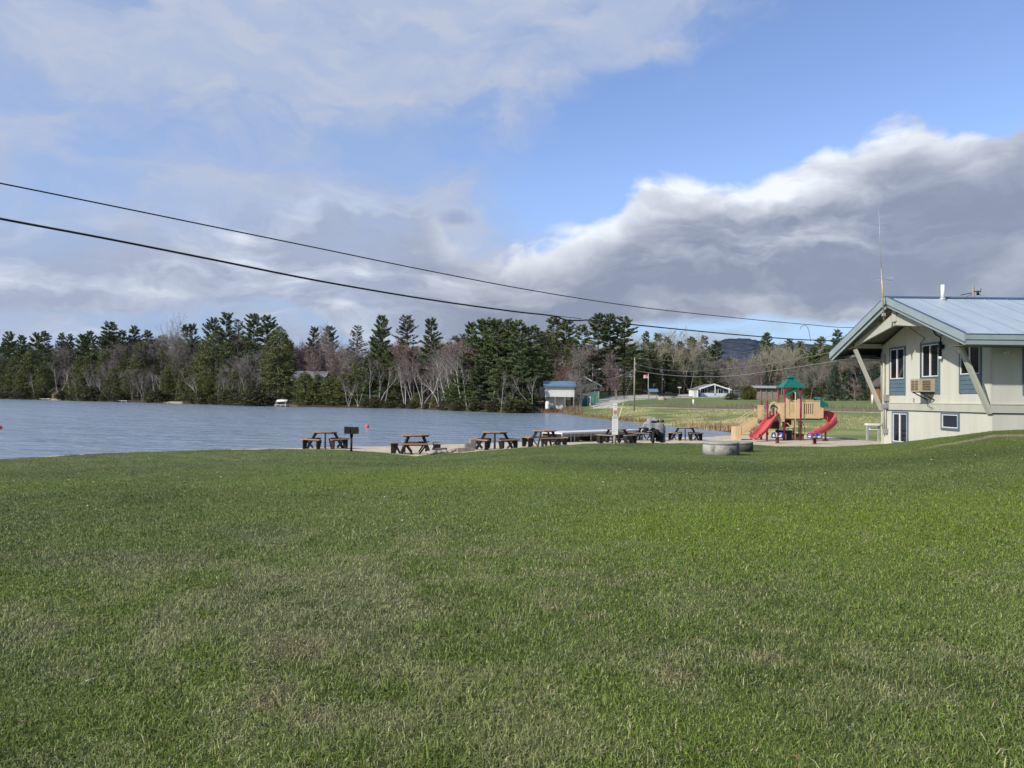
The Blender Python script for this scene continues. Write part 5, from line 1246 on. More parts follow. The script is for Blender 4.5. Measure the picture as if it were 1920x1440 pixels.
g = MB(); pr = [P(*q) for q in ((1508, 655), (1505, 520), (1512, 492), (1530, 490), (1545, 545), (1580, 575), (1640, 605), (1636, 655), (1600, 662))]
g.prism([v-Vector((0, .075, 0)) for v in pr], (0, 1.05, 0)); g.build('slide_hood', M['teal'], pl)
g = MB(); g.prism([P(1608, 610, -.01), P(1642, 606, -.01), P(1637, 656, -.01), P(1606, 650, -.01)], (0, .97, 0)); g.build('hood_end', M['black'], pl)
# spiral slide
def smooth(pts, n):
    pts = [Vector(p) for p in pts]; out = []
    for i in range(len(pts)-1):
        p0, p1, p2, p3 = pts[max(i-1, 0)], pts[i], pts[i+1], pts[min(i+2, len(pts)-1)]
        for k in range(n):
            t = k/n; out.append(.5*((2*p1)+(p2-p0)*t+(2*p0-5*p1+4*p2-p3)*t*t+(3*p1-p0-3*p2+p3)*t**3))
    return out+[pts[-1]]
pts = smooth([P(1545, 845, .52), P(1610, 850, .52), P(1690, 890, .35), P(1722, 945, .0), P(1670, 1010, -.38), P(1560, 1070, -.62), P(1450, 1120, -.75), P(1375, 1145, -.8)], 6)
U = lambda w, lo, hi: [(-w-.03, hi), (-w, hi+.015), (-w+.03, hi), (-w+.05, .06), (-w*.5, 0), (w*.5, 0), (w-.05, .06), (w-.03, lo), (w, lo+.015), (w+.03, lo), (w, .02), (w*.55, -.05), (-w*.55, -.05), (-w, .02)]
g = MB(); n = len(pts); ups = []
for i in range(n):
    t = i/(n-1); c = Vector((PX(1570), -.05, 0)); inw = (c-pts[i]); inw.z = 0; inw.normalize(); ups.append(Vector((0, 0, 1))+inw*.38*math.sin(min(1, t*1.5)*math.pi)**.7 if t < .9 else Vector((0, 0, 1)))
g.sweep(pts, U(.29, .20, .40), ups); g.build('spiral_slide', M['red'], pl)
g = MB(); g.tube([(PX(1590), -.1, -.05), (PX(1590), -.1, PZ(1060))], .06, 10); g.bx(PX(1560), PX(1625), -.2, .1, -.02, .10); g.tube([(PX(1590), -.1, PZ(1060)), P(1690, 1010, -.2)], .04, 8); g.build('slide_support', M['red'], pl)
# straight wave slide
pts = smooth([P(735, 800, .15), P(700, 850, -.05), P(640, 930, -.35), P(585, 1010, -.62), P(530, 1075, -.85), P(480, 1125, -1.08), P(430, 1172, -1.3), P(385, 1180, -1.5)], 5)
g = MB(); g.sweep(pts, U(.30, .22, .22), (0, 0, 1)); g.build('wave_slide', M['red'], pl)
g = MB()
for zx, zt, zb, dy in ((662, 735, 850, -.02), (722, 680, 845, .12), (775, 740, 830, .02)): g.bx(PX(zx, dy)-.05, PX(zx, dy)+.05, dy-.03, dy+.03, PZ(zb, dy), PZ(zt, dy))
g.build('slide_handles', M['maroon'], pl)
g = MB(); zc = PZ(700); xl, xr = PX(642), PX(822); xm, rr_ = (xl+xr)/2, (xr-xl)/2; 
for rad, w_, mt in ((rr_, .07, 0),):
    A_ = [(xm-rad*math.cos(math.pi*k/14), -.04, zc+rad*1.45*math.sin(math.pi*k/14)) for k in range(15)]; B_2 = [(xm-(rad-w_)*math.cos(math.pi*k/14), -.04, zc+(rad-w_)*1.45*math.sin(math.pi*k/14)) for k in range(15)]
    for k in range(14): g.prism([A_[k], A_[k+1], B_2[k+1], B_2[k]], (0, .09, 0))
g.bx(xl, xl+.07, -.04, .05, PZ(830), zc); g.bx(xr-.07, xr, -.04, .05, PZ(900), zc); g.build('arch_panel', M['tan'], pl)
g = MB(); 
for k in range(12):
    a0, a1 = math.pi*(.12+.76*k/12), math.pi*(.12+.76*(k+1)/12); r1, r0 = rr_*.80, rr_*.52
    q = lambda r, a: (xm-r*math.cos(a), .10, zc-.02+r*1.1*math.sin(a)); g.prism([q(r1, a0), q(r1, a1), q(r0, a1), q(r0, a0)], (0, .04, 0))
g.build('inner_arch', M['teal'], pl)
g = MB(); g.bx(PX(812), PX(902), -.09, -.045, PZ(905), PZ(600)); g.bx(PX(808), PX(906), -.10, -.03, PZ(600), PZ(585)); g.bx(PX(826), PX(888), -.10, -.09, PZ(870), PZ(640)); g.bx(PX(812), PX(830), -.04, .7, PZ(905), PZ(600)); g.build('side_panel', M['tan'], pl)
g = MB(); g.bx(PX(495), PX(596), .42, .48, PZ(880), PZ(650)); g.bx(PX(490), PX(600), .40, .50, PZ(650), PZ(632)); g.bx(PX(515), PX(575), .405, .42, PZ(850), PZ(690)); g.bx(PX(430), PX(468), .4, .46, PZ(870), PZ(690)); g.build('side_panel', M['tan'], pl)
g = MB(); g.lathe([(.001, .06), (.04, .03), (.05, 0)], 8, c=(PX(545), .45, PZ(632))); g.lathe([(.001, .06), (.04, .03), (.05, 0)], 8, c=(PX(455), .43, PZ(690))); g.build('cap', M['maroon'], pl)
# stairs with solid sides and thin handrails
for dy in (.35, 1.15):
    g = MB(); off = dy-.35; sx = PX(205)
    g.prism([P(205, 1000)+Vector((0, dy, 0)), P(492, 840)+Vector((0, dy, 0)), P(492, 965)+Vector((0, dy, 0)), P(205, 1150)+Vector((0, dy, 0))], (0, .06, 0))
    g.prism([P(240, 1010)+Vector((0, dy-.012, 0)), P(480, 875)+Vector((0, dy-.012, 0)), P(480, 945)+Vector((0, dy-.012, 0)), P(240, 1095)+Vector((0, dy-.012, 0))], (0, .012, 0))
    g.build('stair_side', M['tan'], pl)
    g = MB(); g.bx(PX(165), PX(207), dy-.03, dy+.12, -.03, PZ(1000)); g.build('newel', M['tan'], pl)
    g = MB(); q = [P(185, 1000), P(185, 905), P(230, 860), P(430, 735), P(432, 830)]; g.tube([v+Vector((0, dy, 0)) for v in q], .016, 7); g.build('handrail', M['tan'], pl)
g = MB(); g.bx(PX(110), PX(166), .32, 1.25, -.03, PZ(1005)); g.build('stair_end', M['tan'], pl)
g = MB()
for k in range(5): x0 = PX(215+55*k); g.bx(x0, x0+.21, .42, 1.14, PZ(1110-32*k)-.04, PZ(1110-32*k))
g.build('step', M['brownmetal'], pl)
g = MB(); g.bx(PX(420), PX(445), .45, .5, 0, PZ(960)); g.bx(PX(420), PX(445), 1.0, 1.05, 0, PZ(960)); g.build('leg', M['tan'], pl)
g = MB(); g.lathe([(.10, -.05), (.12, 0), (.10, .05)], 8, c=(0, 0, 0)); g.v = [(PX(512)+z*1.2, .3+y, PZ(915)+x) for x, y, z in g.v]; g.build('bubble', M['teal'], pl)
# play panels below the decks
g = MB(); g.bx(PX(825), PX(842), .02, .06, PZ(1010), PZ(905)); g.bx(PX(1050), PX(1066), .02, .06, PZ(1010), PZ(860)); g.bx(PX(842), PX(1050), .02, .06, PZ(1012), PZ(998)); g.tube([P(915, 940, .1), P(945, 925, .1), P(975, 945, .1), P(985, 965, .1)], .04, 8); g.beam(P(985, 965, .1), P(1050, 1005, .1), .04, .09); g.build('play_panel', M['tan'], pl)
g = MB(); g.bx(PX(930), PX(1078), .55, .6, PZ(1000), PZ(862)); g.bx(PX(640), PX(900), .85, .9, PZ(1040), PZ(910)); g.build('dark_panel', M['brownmetal'], pl)
g = MB(); g.bx(PX(965), PX(1078), .4, .9, 0, PZ(1060)); g.bx(PX(840), PX(965), .7, .9, PZ(1100), PZ(1050)); g.build('tunnel', M['black'], pl)
g = MB(); g.bx(PX(845), PX(990), .2, .4, PZ(1055), PZ(1035)); g.bx(PX(1000), PX(1070), .2, .4, PZ(1050), PZ(1036)); g.build('bench', M['white'], pl)
g = MB(); g.bx(PX(640), PX(720), .5, .8, PZ(1105), PZ(1090)); g.bx(PX(915), PX(972), .3, .36, .04, PZ(1112)); g.bx(PX(660), PX(700), .6, .65, 0, PZ(1100)); g.build('low_panel', M['tan'], pl)
g = MB(); g.bx(PX(1108), PX(1148), .6, .66, 0, PZ(880)); g.build('low_panel', mat('olive_plastic', (.30, .25, .14), .6, .1, 2), pl)
g = MB(); g.bx(PX(1108), PX(1300), .45, 1.0, PZ(1132), PZ(1112)); g.bx(PX(1150), PX(1290), .5, .95, 0, PZ(1132)); g.build('step', M['brownmetal'], pl)
for dy in (.45, .95):
    g = MB(); g.tube(smooth([P(1225, 885, 0)+Vector((0, dy, 0)), P(1258, 930)+Vector((0, dy, 0)), P(1292, 990)+Vector((0, dy, 0)), P(1300, 1110)+Vector((0, dy, 0))], 4), .018, 7); g.tube([P(1245, 900)+Vector((0, dy, 0)), P(1245, 1112)+Vector((0, dy, 0))], .018, 7); g.build('rail', M['brownmetal'], pl)
# spring riders
def rider(u, d, lb, rz):
    t = thing('spring_rider', lb, 'spring rider', on(u, d), rz, 'blue spring riders in front of the play tower')
    g = MB(); n = 40; g.tube([(.085*math.cos(i*.9), .085*math.sin(i*.9), .30*i/n) for i in range(n+1)], .022, 6); g.tube([(0, 0, -.05), (0, 0, .28)], .045, 8); g.build('spring', M['maroon'], t)
    g = MB(); g.bx(-.42, .42, -.06, .06, .30, .34); g.bx(-.06, .06, -.42, .42, .30, .338); g.lathe([(.001, .29), (.2, .295), (.2, .345), (.001, .35)], 16); g.build('platform', M['brownmetal'], t)
    for k in range(4):
        a = k*math.pi/2; c, s_ = math.cos(a), math.sin(a)
        g = MB(); g.tube(smooth([(.36*c, .36*s_, .34), (.40*c, .40*s_, .50), (.27*c, .27*s_, .58), (.16*c, .16*s_, .50), (.17*c, .17*s_, .34)], 4), .035, 8); st_ = g.build('seat_back', M['blue'], t)
        g = MB(); g.lathe([(.001, .36), (.09, .36), (.09, .42), (.001, .43)], 12, c=(.25*c, .25*s_, 0)); g.build('seat', M['white'], st_)
        
rider(1458, 43.0, 'blue four-seat spring rider in front of the maroon tower posts', .4); rider(1528, 41.5, 'blue four-seat spring rider below the exit of spiral slide', .8)

# ------------------------------------------------------------------ buildings and things across the water and the field
def q3(u, y, d, O): return at(u, y, d) - O
sidm = mat('dark_siding', (.085, .10, .115), .8, .15, 3, streak=(.3, .3, 6)); lgrey = mat('pale_plywood', (.66, .65, .60), .9, .08, 1.2, dirt=(.40, .38, .33), dscale=.6, damt=.5)
bluer = mat('blue_metal_roof', (.11, .185, .29), .5, .12, 1.5, dirt=(.20, .25, .31), dscale=.5); gshing = mat('grey_shingle', (.17, .175, .185), .9, .15, 4); brsid = mat('brown_siding', (.16, .105, .075), .85, .2, 3, streak=(.3, .3, 6))
logm = mat('log_brown', (.26, .12, .05), .7, .2, 3, streak=(.3, .3, 5))
def gable_house(name, label, u0, u1, d, ybase, yeave, yapex, depth, wallmat, roofmat, trim, wins=(), rz=0, over=.45, ridge='front', group=None):
    """ridge 'front': gable faces the lawn; 'side': eaves face the lawn"""
    a, b = at(u0, ybase, d), at(u1, ybase, d); O = Vector(((a.x+b.x)/2, d, min(gz((a.x+b.x)/2, d), a.z+.3)-.05)); W = (b-a).length/2
    ze, za = at((u0+u1)/2, yeave, d).z-O.z, at((u0+u1)/2, yapex, d).z-O.z
    h = thing(name, label, 'building', O, rz, group); g = MB()
    if ridge == 'front':
        g.prism([(-W, 0, -.3), (W, 0, -.3), (W, 0, ze), (0, 0, za-.15), (-W, 0, ze)], (0, depth, 0))
        r = MB(); f = MB()
        for s_ in (-1, 1):
            sl = (za-.15-ze)/W; e = (s_*(W+over), -over, ze-sl*over+.02); t = (0, -over, za-.13)
            r.prism([e, t, (0, -over, za), (s_*(W+over), -over, ze-sl*over+.15)], (0, depth+2*over, 0))
            f.prism([(e[0], -over-.06, e[2]-.14), (0, -over-.06, za-.30), (0, -over-.06, za+.03), (e[0], -over-.06, e[2]+.19)], (0, .06, 0))
    else:
        g.prism([(-W, 0, -.3), (-W, depth, -.3), (-W, depth, ze), (-W, depth/2, za-.12), (-W, 0, ze)], (2*W, 0, 0)); r = MB(); f = MB(); sl = (za-.12-ze)/(depth/2)
        for s_, y in ((1, 0), (-1, depth)):
            r.prism([(-W-over, y-s_*over, ze-sl*over), (-W-over, depth/2, za-.12), (-W-over, depth/2, za), (-W-over, y-s_*over, ze-sl*over+.12)], (2*W+2*over, 0, 0))
        f.bx(-W-over, W+over, -over-.07, -over-.003, ze-sl*over-.1, ze-sl*over+.13)
    g.build('wall', wallmat, h); ro = r.build('roof', roofmat, h); f.build('fascia', trim, ro)
    for (x0, x1, zb, zt) in wins:
        w = MB(); w.bx(x0-.09, x1+.09, -.05, -.003, zb-.09, zb); w.bx(x0-.09, x1+.09, -.05, -.003, zt, zt+.09); w.bx(x0-.09, x0, -.05, -.003, zb, zt); w.bx(x1, x1+.09, -.05, -.003, zb, zt); w.bx((x0+x1)/2-.03, (x0+x1)/2+.03, -.045, -.003, zb, zt)
        wo = w.build('window', trim, h); p_ = MB(); p_.bx(x0, x1, -.02, -.005, zb, zt); p_.build('pane', M['glass'], wo)
    return h, O, W, ze, za
# boathouse on stilts with a blue roof
d = 131.0; O = on(1046, d); bh = thing('boathouse', 'pale boathouse on stilts with blue metal roof at the water', 'building', O)
zf, zw, zr0 = q3(1046, 744, d, O).z, q3(1046, 724, d, O).z, q3(1046, 715, d, O).z; xl, xr = q3(1022, 740, d, O).x, q3(1077, 740, d, O).x
g = MB(); g.bx(xl, xr, 0, 5, zf, zw+.15); g.prism([(xl, 0, zw+.15), (xl, 5, zw+.15), (xl, 2.5, zr0-.1)], (xr-xl, 0, 0)); g.build('wall', lgrey, bh)
g = MB(); g.prism([(xl-.3, -.4, zw), (xl-.3, 2.5, zr0), (xl-.3, 2.5, zr0+.12), (xl-.3, -.4, zw+.12)], (xr-xl+.6, 0, 0)); g.prism([(xl-.3, 5.4, zw), (xl-.3, 2.5, zr0), (xl-.3, 2.5, zr0+.12), (xl-.3, 5.4, zw+.12)], (xr-xl+.6, 0, 0)); g.bx(xl-.3, xr+.3, -.45, -.41, zw-.12, zw+.1); g.build('roof', bluer, bh)
for x in (xl+.1, xl+1.75, xl+3.4, xr-.1):
    for y in (.1, 4.8): g = MB(); g.bx(x-.09, x+.09, y-.09, y+.09, -.8, zf); g.build('stilt', M['oldwood'], bh)
g = MB(); g.bx(xl+.3, xr-1.4, 1.2, 1.3, -.6, zf); g.build('skirting', lgrey, bh)
g = MB(); g.bx(xl-.95, xl-.02, .3, 4.6, zf-.05, zw-.1); g.build('side_porch', M['oldwood'], bh)
tk = thing('propane_tank', 'white upright gas tank beneath the boathouse', 'tank', on(1027, 130.2, .2)); g = MB(); g.lathe([(.001, 0), (.36, .02), (.38, .2), (.38, 1.15), (.25, 1.4), (.001, 1.45)], 16); g.build('vessel', M['white'], tk); g = MB(); g.lathe([(.12, 1.42), (.12, 1.6)], 10); g.build('valve_collar', M['galv'], tk)
# portable toilet
pt_ = thing('portable_toilet', 'teal portable toilet with white roof beside the boathouse', 'toilet', on(1097, 134, -.1)); tl = mat('teal_plastic', (.01, .15, .17), .5, .08, 2); k = at(1097, 738, 134).z-pt_.location.z
g = MB(); g.bx(-.55, .55, 0, 1.1, 0, k-.28); g.build('cabin', tl, pt_); g = MB(); g.bx(-.33, .33, -.03, -.002, .12, k-.42); g.bx(.2, .27, -.06, -.03, .9, 1.0); g.build('door', mat('teal_dark', (.006, .09, .11), .5, .08, 2), pt_)
g = MB(); g.prism([(-.58, -.03, k-.28), (.58, -.03, k-.28), (.58, -.03, k-.2), (.3, -.03, k), (-.3, -.03, k), (-.58, -.03, k-.2)], (0, 1.15, 0)); g.build('roof', M['white'], pt_)
g = MB(); g.bx(-.55, -.48, -.02, -.002, .1, k-.3); g.bx(.48, .55, -.02, -.002, .1, k-.3); g.build('corner', M['greyplastic'], pt_)
fn = thing('mesh_fence', 'green privacy mesh fence beside the portable toilet', 'fence', on(1115, 140, -.05)); g = MB(); g.bx(-1.1, -.02, 0, .04, .1, 2.2); g.bx(.02, .8, .1, .14, .1, 2.35); g.build('panel', mat('green_mesh', (.09, .20, .15), .8, .2, 2), fn)
for x in (-1.1, 0, .8): g = MB(); g.tube([(x, .05, 0), (x, .05, 2.4)], .04, 6); g.build('post', M['galv'], fn)
for u, y, lb in ((1107, 744, 'white post between the toilet and the green fence'), (1300.5, 749, 'short white marker post standing in the field'), (1636, 740, 'white marker post near the log cabin')):
    dd = 133 if u < 1200 else 110; p = on(u, dd, -.05); t = thing('marker_post', lb, 'post', p); h = at(u, y, dd).z-p.z; g = MB(); g.tube([(0, 0, 0), (0, 0, h)], .13, 10); g.build('post_shaft', M['white'], t); g = MB(); g.lathe([(.14, h), (.13, h+.04), (.001, h+.06)], 10); g.build('cap', M['galv'], t)
gable_house('lake_house', 'dark two-gabled house with white rake trim behind the boathouse', 1062, 1124, 165, 745, 722, 705, 9, sidm, gshing, M['white'], [(.2, 1.2, 2.2, 3.3), (2.0, 2.9, 2.4, 3.3)])
gable_house('cottage', 'small cottage with white-trimmed gable and railed porch', 1310, 1364, 187, 745.5, 729.5, 719.5, 8, sidm, gshing, M['white'], [(-2.6, -1.5, .8, 2.0), (1.3, 2.4, .8, 2.0)], over=.8)
ct = bpy.data.objects['cottage']; g = MB(); g.bx(-3.6, 3.6, -1.5, -1.42, .25, .95); g.bx(-3.6, 3.6, -1.55, -.05, -.1, .18); g.build('porch_railing', mat('pale_blue_paint', (.50, .56, .60), .7, .06, 3), ct)
for x in (-3.5, .1, 3.5): g = MB(); g.bx(x-.09, x+.09, -1.5, -1.3, 0, 3.0 if x == .1 else 2.3); g.build('porch_post', M['white'], ct)
sh = thing('shed', 'low white lean-to shed left of the cottage', 'building', on(1303, 184, -.05)); g = MB(); g.bx(-.85, .8, 0, 2.5, 0, 1.9); g.build('wall', M['white'], sh); g = MB(); g.prism([(-1.1, -.3, 1.9), (1.1, -.3, 2.05), (1.1, -.3, 2.15), (-1.1, -.3, 2.0)], (0, 3, 0)); g.build('roof', gshing, sh); g = MB(); g.bx(-.2, .35, -.03, -.002, .05, 1.6); g.build('door', M['greyplastic'], sh)
lb_ = thing('long_shed', 'long low grey-roofed shed right of the round shrub', 'building', on(1437, 165, -.1)); w = at(1457, 740, 165).x-at(1415, 740, 165).x; zr = at(1437, 723, 165).z-lb_.location.z
ltt = mat('lattice_pinkish', (.26, .20, .17), .9, .2, 3); g = MB(); g.bx(-w/2, w/2, 0, 4, 0, zr*.55); g.build('lattice_wall', ltt, lb_); g = MB(); g.bx(-w/2+.2, w/2-.2, .3, 4, zr*.55, zr-.5); g.build('wall', M['oldwood'], lb_)
g = MB(); g.prism([(-w/2-.4, -.5, zr-.55), (-w/2-.4, 2, zr), (-w/2-.4, 4.5, zr-.55), (-w/2-.4, 2, zr-.12)], (w+.8, 0, 0)); g.build('roof', mat('grey_tin', (.30, .30, .29), .6, .12, 1.5), lb_)
for x in (-w/2, -w/4, 0, w/4, w/2): g = MB(); g.bx(x-.08, x+.08, -.1, .05, 0, zr-.5); g.build('post', M['oldwood'], lb_)
ds = thing('small_shed', 'tiny dark shed left of the round shrub', 'building', on(1386, 168, -.05)); g = MB(); g.bx(-.75, .75, 0, 1.6, .2, 1.7); g.build('wall', sidm, ds); g = MB(); g.bx(-.9, .9, -.15, 1.75, 1.7, 1.85); g.build('roof', gshing, ds); g = MB(); g.bx(-.9, .9, -.2, .0, 0, .18); g.build('base', M['white'], ds)
gable_house('log_cabin', 'brown log cabin half hidden behind the clubhouse brace', 1648, 1734, 125, 748, 722, 688, 3, logm, M['bark'], M['bark'], [(-1.9, -1.2, .7, 1.6)])
gable_house('lake_house', 'grey-roofed lake house above the boat landing across the water', 548, 606, 186, 733, 711, 695, 7, sidm, gshing, M['galv'], [(-2.6, -1.6, 1.0, 2.0)], ridge='side')
lh = [o for o in COL.objects if o.name.startswith('lake_house')][-1]
g = MB(); g.bx(-4.2, 1.0, -2.0, -.02, 1.5, 1.62); g.bx(-4.2, 1.0, -2.0, -1.95, 2.3, 2.36); g.build('deck', M['bark'], lh)
for x in (-4.1, -2.6, -1.0, .8): g = MB(); g.bx(x-.07, x+.07, -2, -1.86, -.5, 2.4); g.build('deck_post', M['bark'], lh)
gable_house('small_boathouse', 'small brown boathouse in the trees at the far left shore', 97, 110, fsh(100)+3, 745, 733, 727, 3, brsid, brsid, M['bark'], [(-.4, .4, .5, 1.2)])
def dock(u0, u1, y, lb, dd=.4):
    a, b = on(u0, fsh(u0)-dd), on(u1, fsh(u1)-dd); t = thing('shore_dock', lb, 'dock', (a.x, a.y, CAMZ+WATER), math.atan2(b.y-a.y, b.x-a.x)); L_ = (b-a).length
    g = MB(); g.bx(0, L_, 0, 1.2, .32, .42); g.build('deck', M['dockgrey'], t)
    for x in (.2, L_/2, L_-.2): g = MB(); g.tube([(x, .1, -.8), (x, .1, .5)], .06, 6); g.build('pile', M['galv'], t)
dock(68, 92, 748, 'low grey dock left of the small brown boathouse'); dock(218, 238, 753, 'narrow pale dock on the wooded shore below the tall poplar'); dock(515, 537, 757, 'pale dock at the boat landing below the lake house')
bt = thing('rowing_boat', 'upturned white rowing boat on a rack at the landing', 'boat', on(530, fsh(530)+2, .75), -.15); g = MB(); n = 11
pr = lambda t: .62*math.sin(math.pi*min(1, max(.02, t*.92+.06)))**.6
V, Fc = shell(n, 9, lambda s_, t_: ((s_-.5)*2.6, math.cos(math.pi*t_)*pr(s_), math.sin(math.pi*t_)*.42*(.75+.25*math.sin(math.pi*s_))))
g.add(V, Fc, 0, True); ho = g.build('hull', M['white'], bt); so_ = ho.modifiers.new('thick', 'SOLIDIFY'); so_.thickness = .03; g = MB(); g.bx(-1.25, 1.25, -.03, .03, .41, .47); g.build('keel', M['greyplastic'], bt)
rk = thing('boat_rack', 'pale green rack beneath the upturned rowing boat', 'rack', on(529, fsh(529)+2, 0)); g = MB(); g.bx(-1.3, 1.1, -.5, .5, .62, .72)
g.build('top_rail', mat('pale_green', (.35, .45, .38), .7, .1, 3), rk)
for x in (-1.1, .9):
    for y in (-.45, .45): g = MB(); g.bx(x-.05, x+.05, y-.05, y+.05, -.1, .62); g.build('leg', M['galv'], rk)
# notice kiosk, flag, sign, truck, benches in the yard
ks = thing('notice_kiosk', 'wooden notice kiosk with blue roof beside the gravel yard', 'kiosk', on(1224.5, 150, -.05)); k = at(1224, 729, 150).z-ks.location.z
g = MB(); g.prism([(-.95, -.5, k-.62), (-.95, .0, k), (-.95, .06, k-.04), (-.95, -.42, k-.66)], (1.9, 0, 0)); g.prism([(-.95, .5, k-.62), (-.95, .0, k), (-.95, -.06, k-.04), (-.95, .42, k-.66)], (1.9, 0, 0)); g.build('roof', bluer, ks)
for x in (-.75, .75): g = MB(); g.bx(x-.07, x+.07, -.07, .07, -.1, k-.3); g.build('post', M['oldwood'], ks)
g = MB(); g.bx(-.68, .68, -.04, .04, .75, k-.55); g.build('board', M['oldwood'], ks)
fp = thing('flagpole', 'white flagpole flying a small striped flag by the kiosk', 'flagpole', on(1215.5, 158, -.05)); k = at(1215.5, 701, 158).z-fp.location.z
g = MB(); g.tube([(0, 0, 0), (0, 0, k)], [.06, .04], 8); g.lathe([(.001, k+.12), (.06, k+.06), (.001, k)], 8); g.build('pole', M['white'], fp)
g = MB(); zt = k-.15
for i in range(13): g.add([(-.02-.95*j/6, .05*math.sin(j*1.2), zt-.055*i-.10*j/6 - (0 if e == 0 else .055)) for j in range(7) for e in (0, 1)], [(2*j, 2*j+1, 2*j+3, 2*j+2) for j in range(6)], i % 2)
g.add([(-.02-.40*j/3, .05*math.sin(j*.8)-.012, zt+.002-.10*j/12*1.6 - (0 if e == 0 else .385)) for j in range(4) for e in (0, 1)], [(2*j, 2*j+1, 2*j+3, 2*j+2) for j in range(3)], 2)
fl_o = g.build('flag', [mat('flag_red', (.55, .05, .07), .8, .05, 2), M['white'], mat('flag_blue', (.04, .05, .22), .8, .05, 2)], fp); so_ = fl_o.modifiers.new('thick', 'SOLIDIFY'); so_.thickness = .006
sn = thing('notice_sign', 'small brown sign on a post beyond the parked truck', 'sign', on(1274, 178, -.05)); k = at(1274, 725.5, 178).z-sn.location.z; g = MB(); g.bx(-.06, .06, -.04, .04, 0, k); g.build('post', M['oldwood'], sn); g = MB(); g.bx(-.42, .42, -.07, -.042, k-.25, k+.02); g.build('board', M['dockgrey'], sn)
tr_ = thing('parked_truck', 'black pickup truck parked on the gravel behind the kiosk', 'truck', on(1252.5, 172, 0), .05); cp_ = mat('black_car_paint', (.012, .013, .016), .25, .1, 2, spec=.7)
g = MB(); pr = [(-2.15, .38), (2.1, .38), (2.15, .62), (2.1, .82), (1.15, .92), (.62, 1.32), (-.35, 1.34), (-.55, .95), (-2.12, .93)]; g.prism([(x*.97, -.8, z*.93) for x, z in pr], (0, 1.6, 0)); g.build('body', cp_, tr_)
g = MB(); g.prism([(1.0, -.812, .88), (.58, -.812, 1.19), (.16, -.812, 1.2), (.16, -.812, .88)], (0, .01, 0)); g.prism([(.08, -.812, .88), (.08, -.812, 1.2), (-.32, -.812, 1.2), (-.44, -.812, .88)], (0, .01, 0)); g.build('side_window', M['glass'], tr_)
for x in (-1.35, 1.35):
    for y in (-.76, .76): wheel(tr_, (x, y, .33), .33, .2, (0, 1, 0), M['galv'])
# timber poles and lamps
def pole(name, lb, cat, u, ytop, d, r, ybase=None):
    p = on(u, d, -.1); t = thing(name, lb, cat, p); k = at(u, ytop, d).z-p.z; g = MB(); g.tube([(0, 0, 0), (.02, 0, k)], [r, r*.7], 10); g.build('pole', M['polewood'], t); return t, k, p
up1, k1, p1 = pole('utility_pole', 'tall bare utility pole standing on the bank above the inlet', 'utility pole', 1189.5, 670, 95, .115)
g = MB(); g.lathe([(.03, 0), (.05, .03), (.05, .12), (.02, .16)], 8, c=(.16, 0, k1-1.6)); g.bx(0, .16, -.02, .02, k1-1.6, k1-1.56); g.lathe([(.03, 0), (.05, .03), (.05, .1)], 8, c=(.16, 0, k1-.8)); g.build('insulator', M['greyplastic'], up1)
up2, k2, p2 = pole('utility_pole', 'pale utility pole with transformer in front of tan-barked trees', 'utility pole', 1241.5, 688, 196, .16)
g = MB(); g.lathe([(.001, 0), (.22, .02), (.22, .7), (.001, .75)], 12, c=(-.3, -.1, k2-1.4)); g.build('transformer', M['galv'], up2); g = MB(); g.lathe([(.001, 0), (.2, .02), (.2, .4), (.001, .42)], 12, c=(.25, -.1, k2-3.4)); g.build('meter_box', M['galv'], up2)
up3, k3, p3 = pole('street_lamp', 'street lamp on a timber pole behind the boathouse', 'street lamp', 1111, 682, 162, .13)
g = MB(); e = at(1122, 692, 162)-p3; g.tube(smooth([(0, 0, k3-1.9), (.35, -.05, k3-1.35), (e.x, -.1, e.z)], 5), .04, 8); g.build('arm', M['galv'], up3); g = MB(); g.lathe([(.001, .1), (.1, .08), (.16, 0), (.1, -.1), (.001, -.12)], 10); g.v = [(e.x+.25+x*2.2, -.1+y, e.z+z*.8) for x, y, z in g.v]; g.build('lamp_head', M['white'], up3)
up4, k4, p4 = pole('utility_pole', 'utility pole top with insulators showing above the clubhouse roof', 'utility pole', 1824, 536.5, 62, .15)
g = MB(); g.tube([(-.05, 0, k4-.55), (-.45, -.1, k4-.62), (-1.1, -.2, k4-.78)], .03, 6); g.lathe([(.001, 0), (.1, .02), (.1, .3), (.06, .36)], 8, c=(.35, -.1, k4-.75)); g.bx(0, .6, -.12, -.06, k4-.48, k4-.42); g.tube([(.55, -.1, k4-.5), (.62, -.1, k4-.2)], .025, 6); g.tube([(.3, -.1, k4-.35), (.5, -.1, k4-.7), (.62, -.1, k4-.75)], .02, 5); g.build('crossarm', M['iron'], up4)
gw = MB(); a, b = on(1161, 88.5, .02), at(1169, 756, 91); gw.tube([a, b], .06, 8); tag(gw.build('guy_guard', mat('yellow_guard', (.60, .55, .30), .6, .08, 3)), 'pale yellow guy wire guard leaning on the bank', 'guy guard')
for i, (u, y) in enumerate(((1176, 749), (1196, 750), (1183, 753))):
    pass
bo = thing('boulder', 'grey boulder on the edge of the gravel yard', 'boulder', on(1242, 145, -.05)); 
g = MB(); g.lathe([(0.001, -.2), (.7, -.1), (.8, .2), (.5, .55), (0.001, .65)], 10); g.v = [(x*(1+.2*math.sin(4*y)), y, z*(1+.15*math.cos(3*x))) for x, y, z in g.v]; g.build('stone_body', M['stone'], bo)
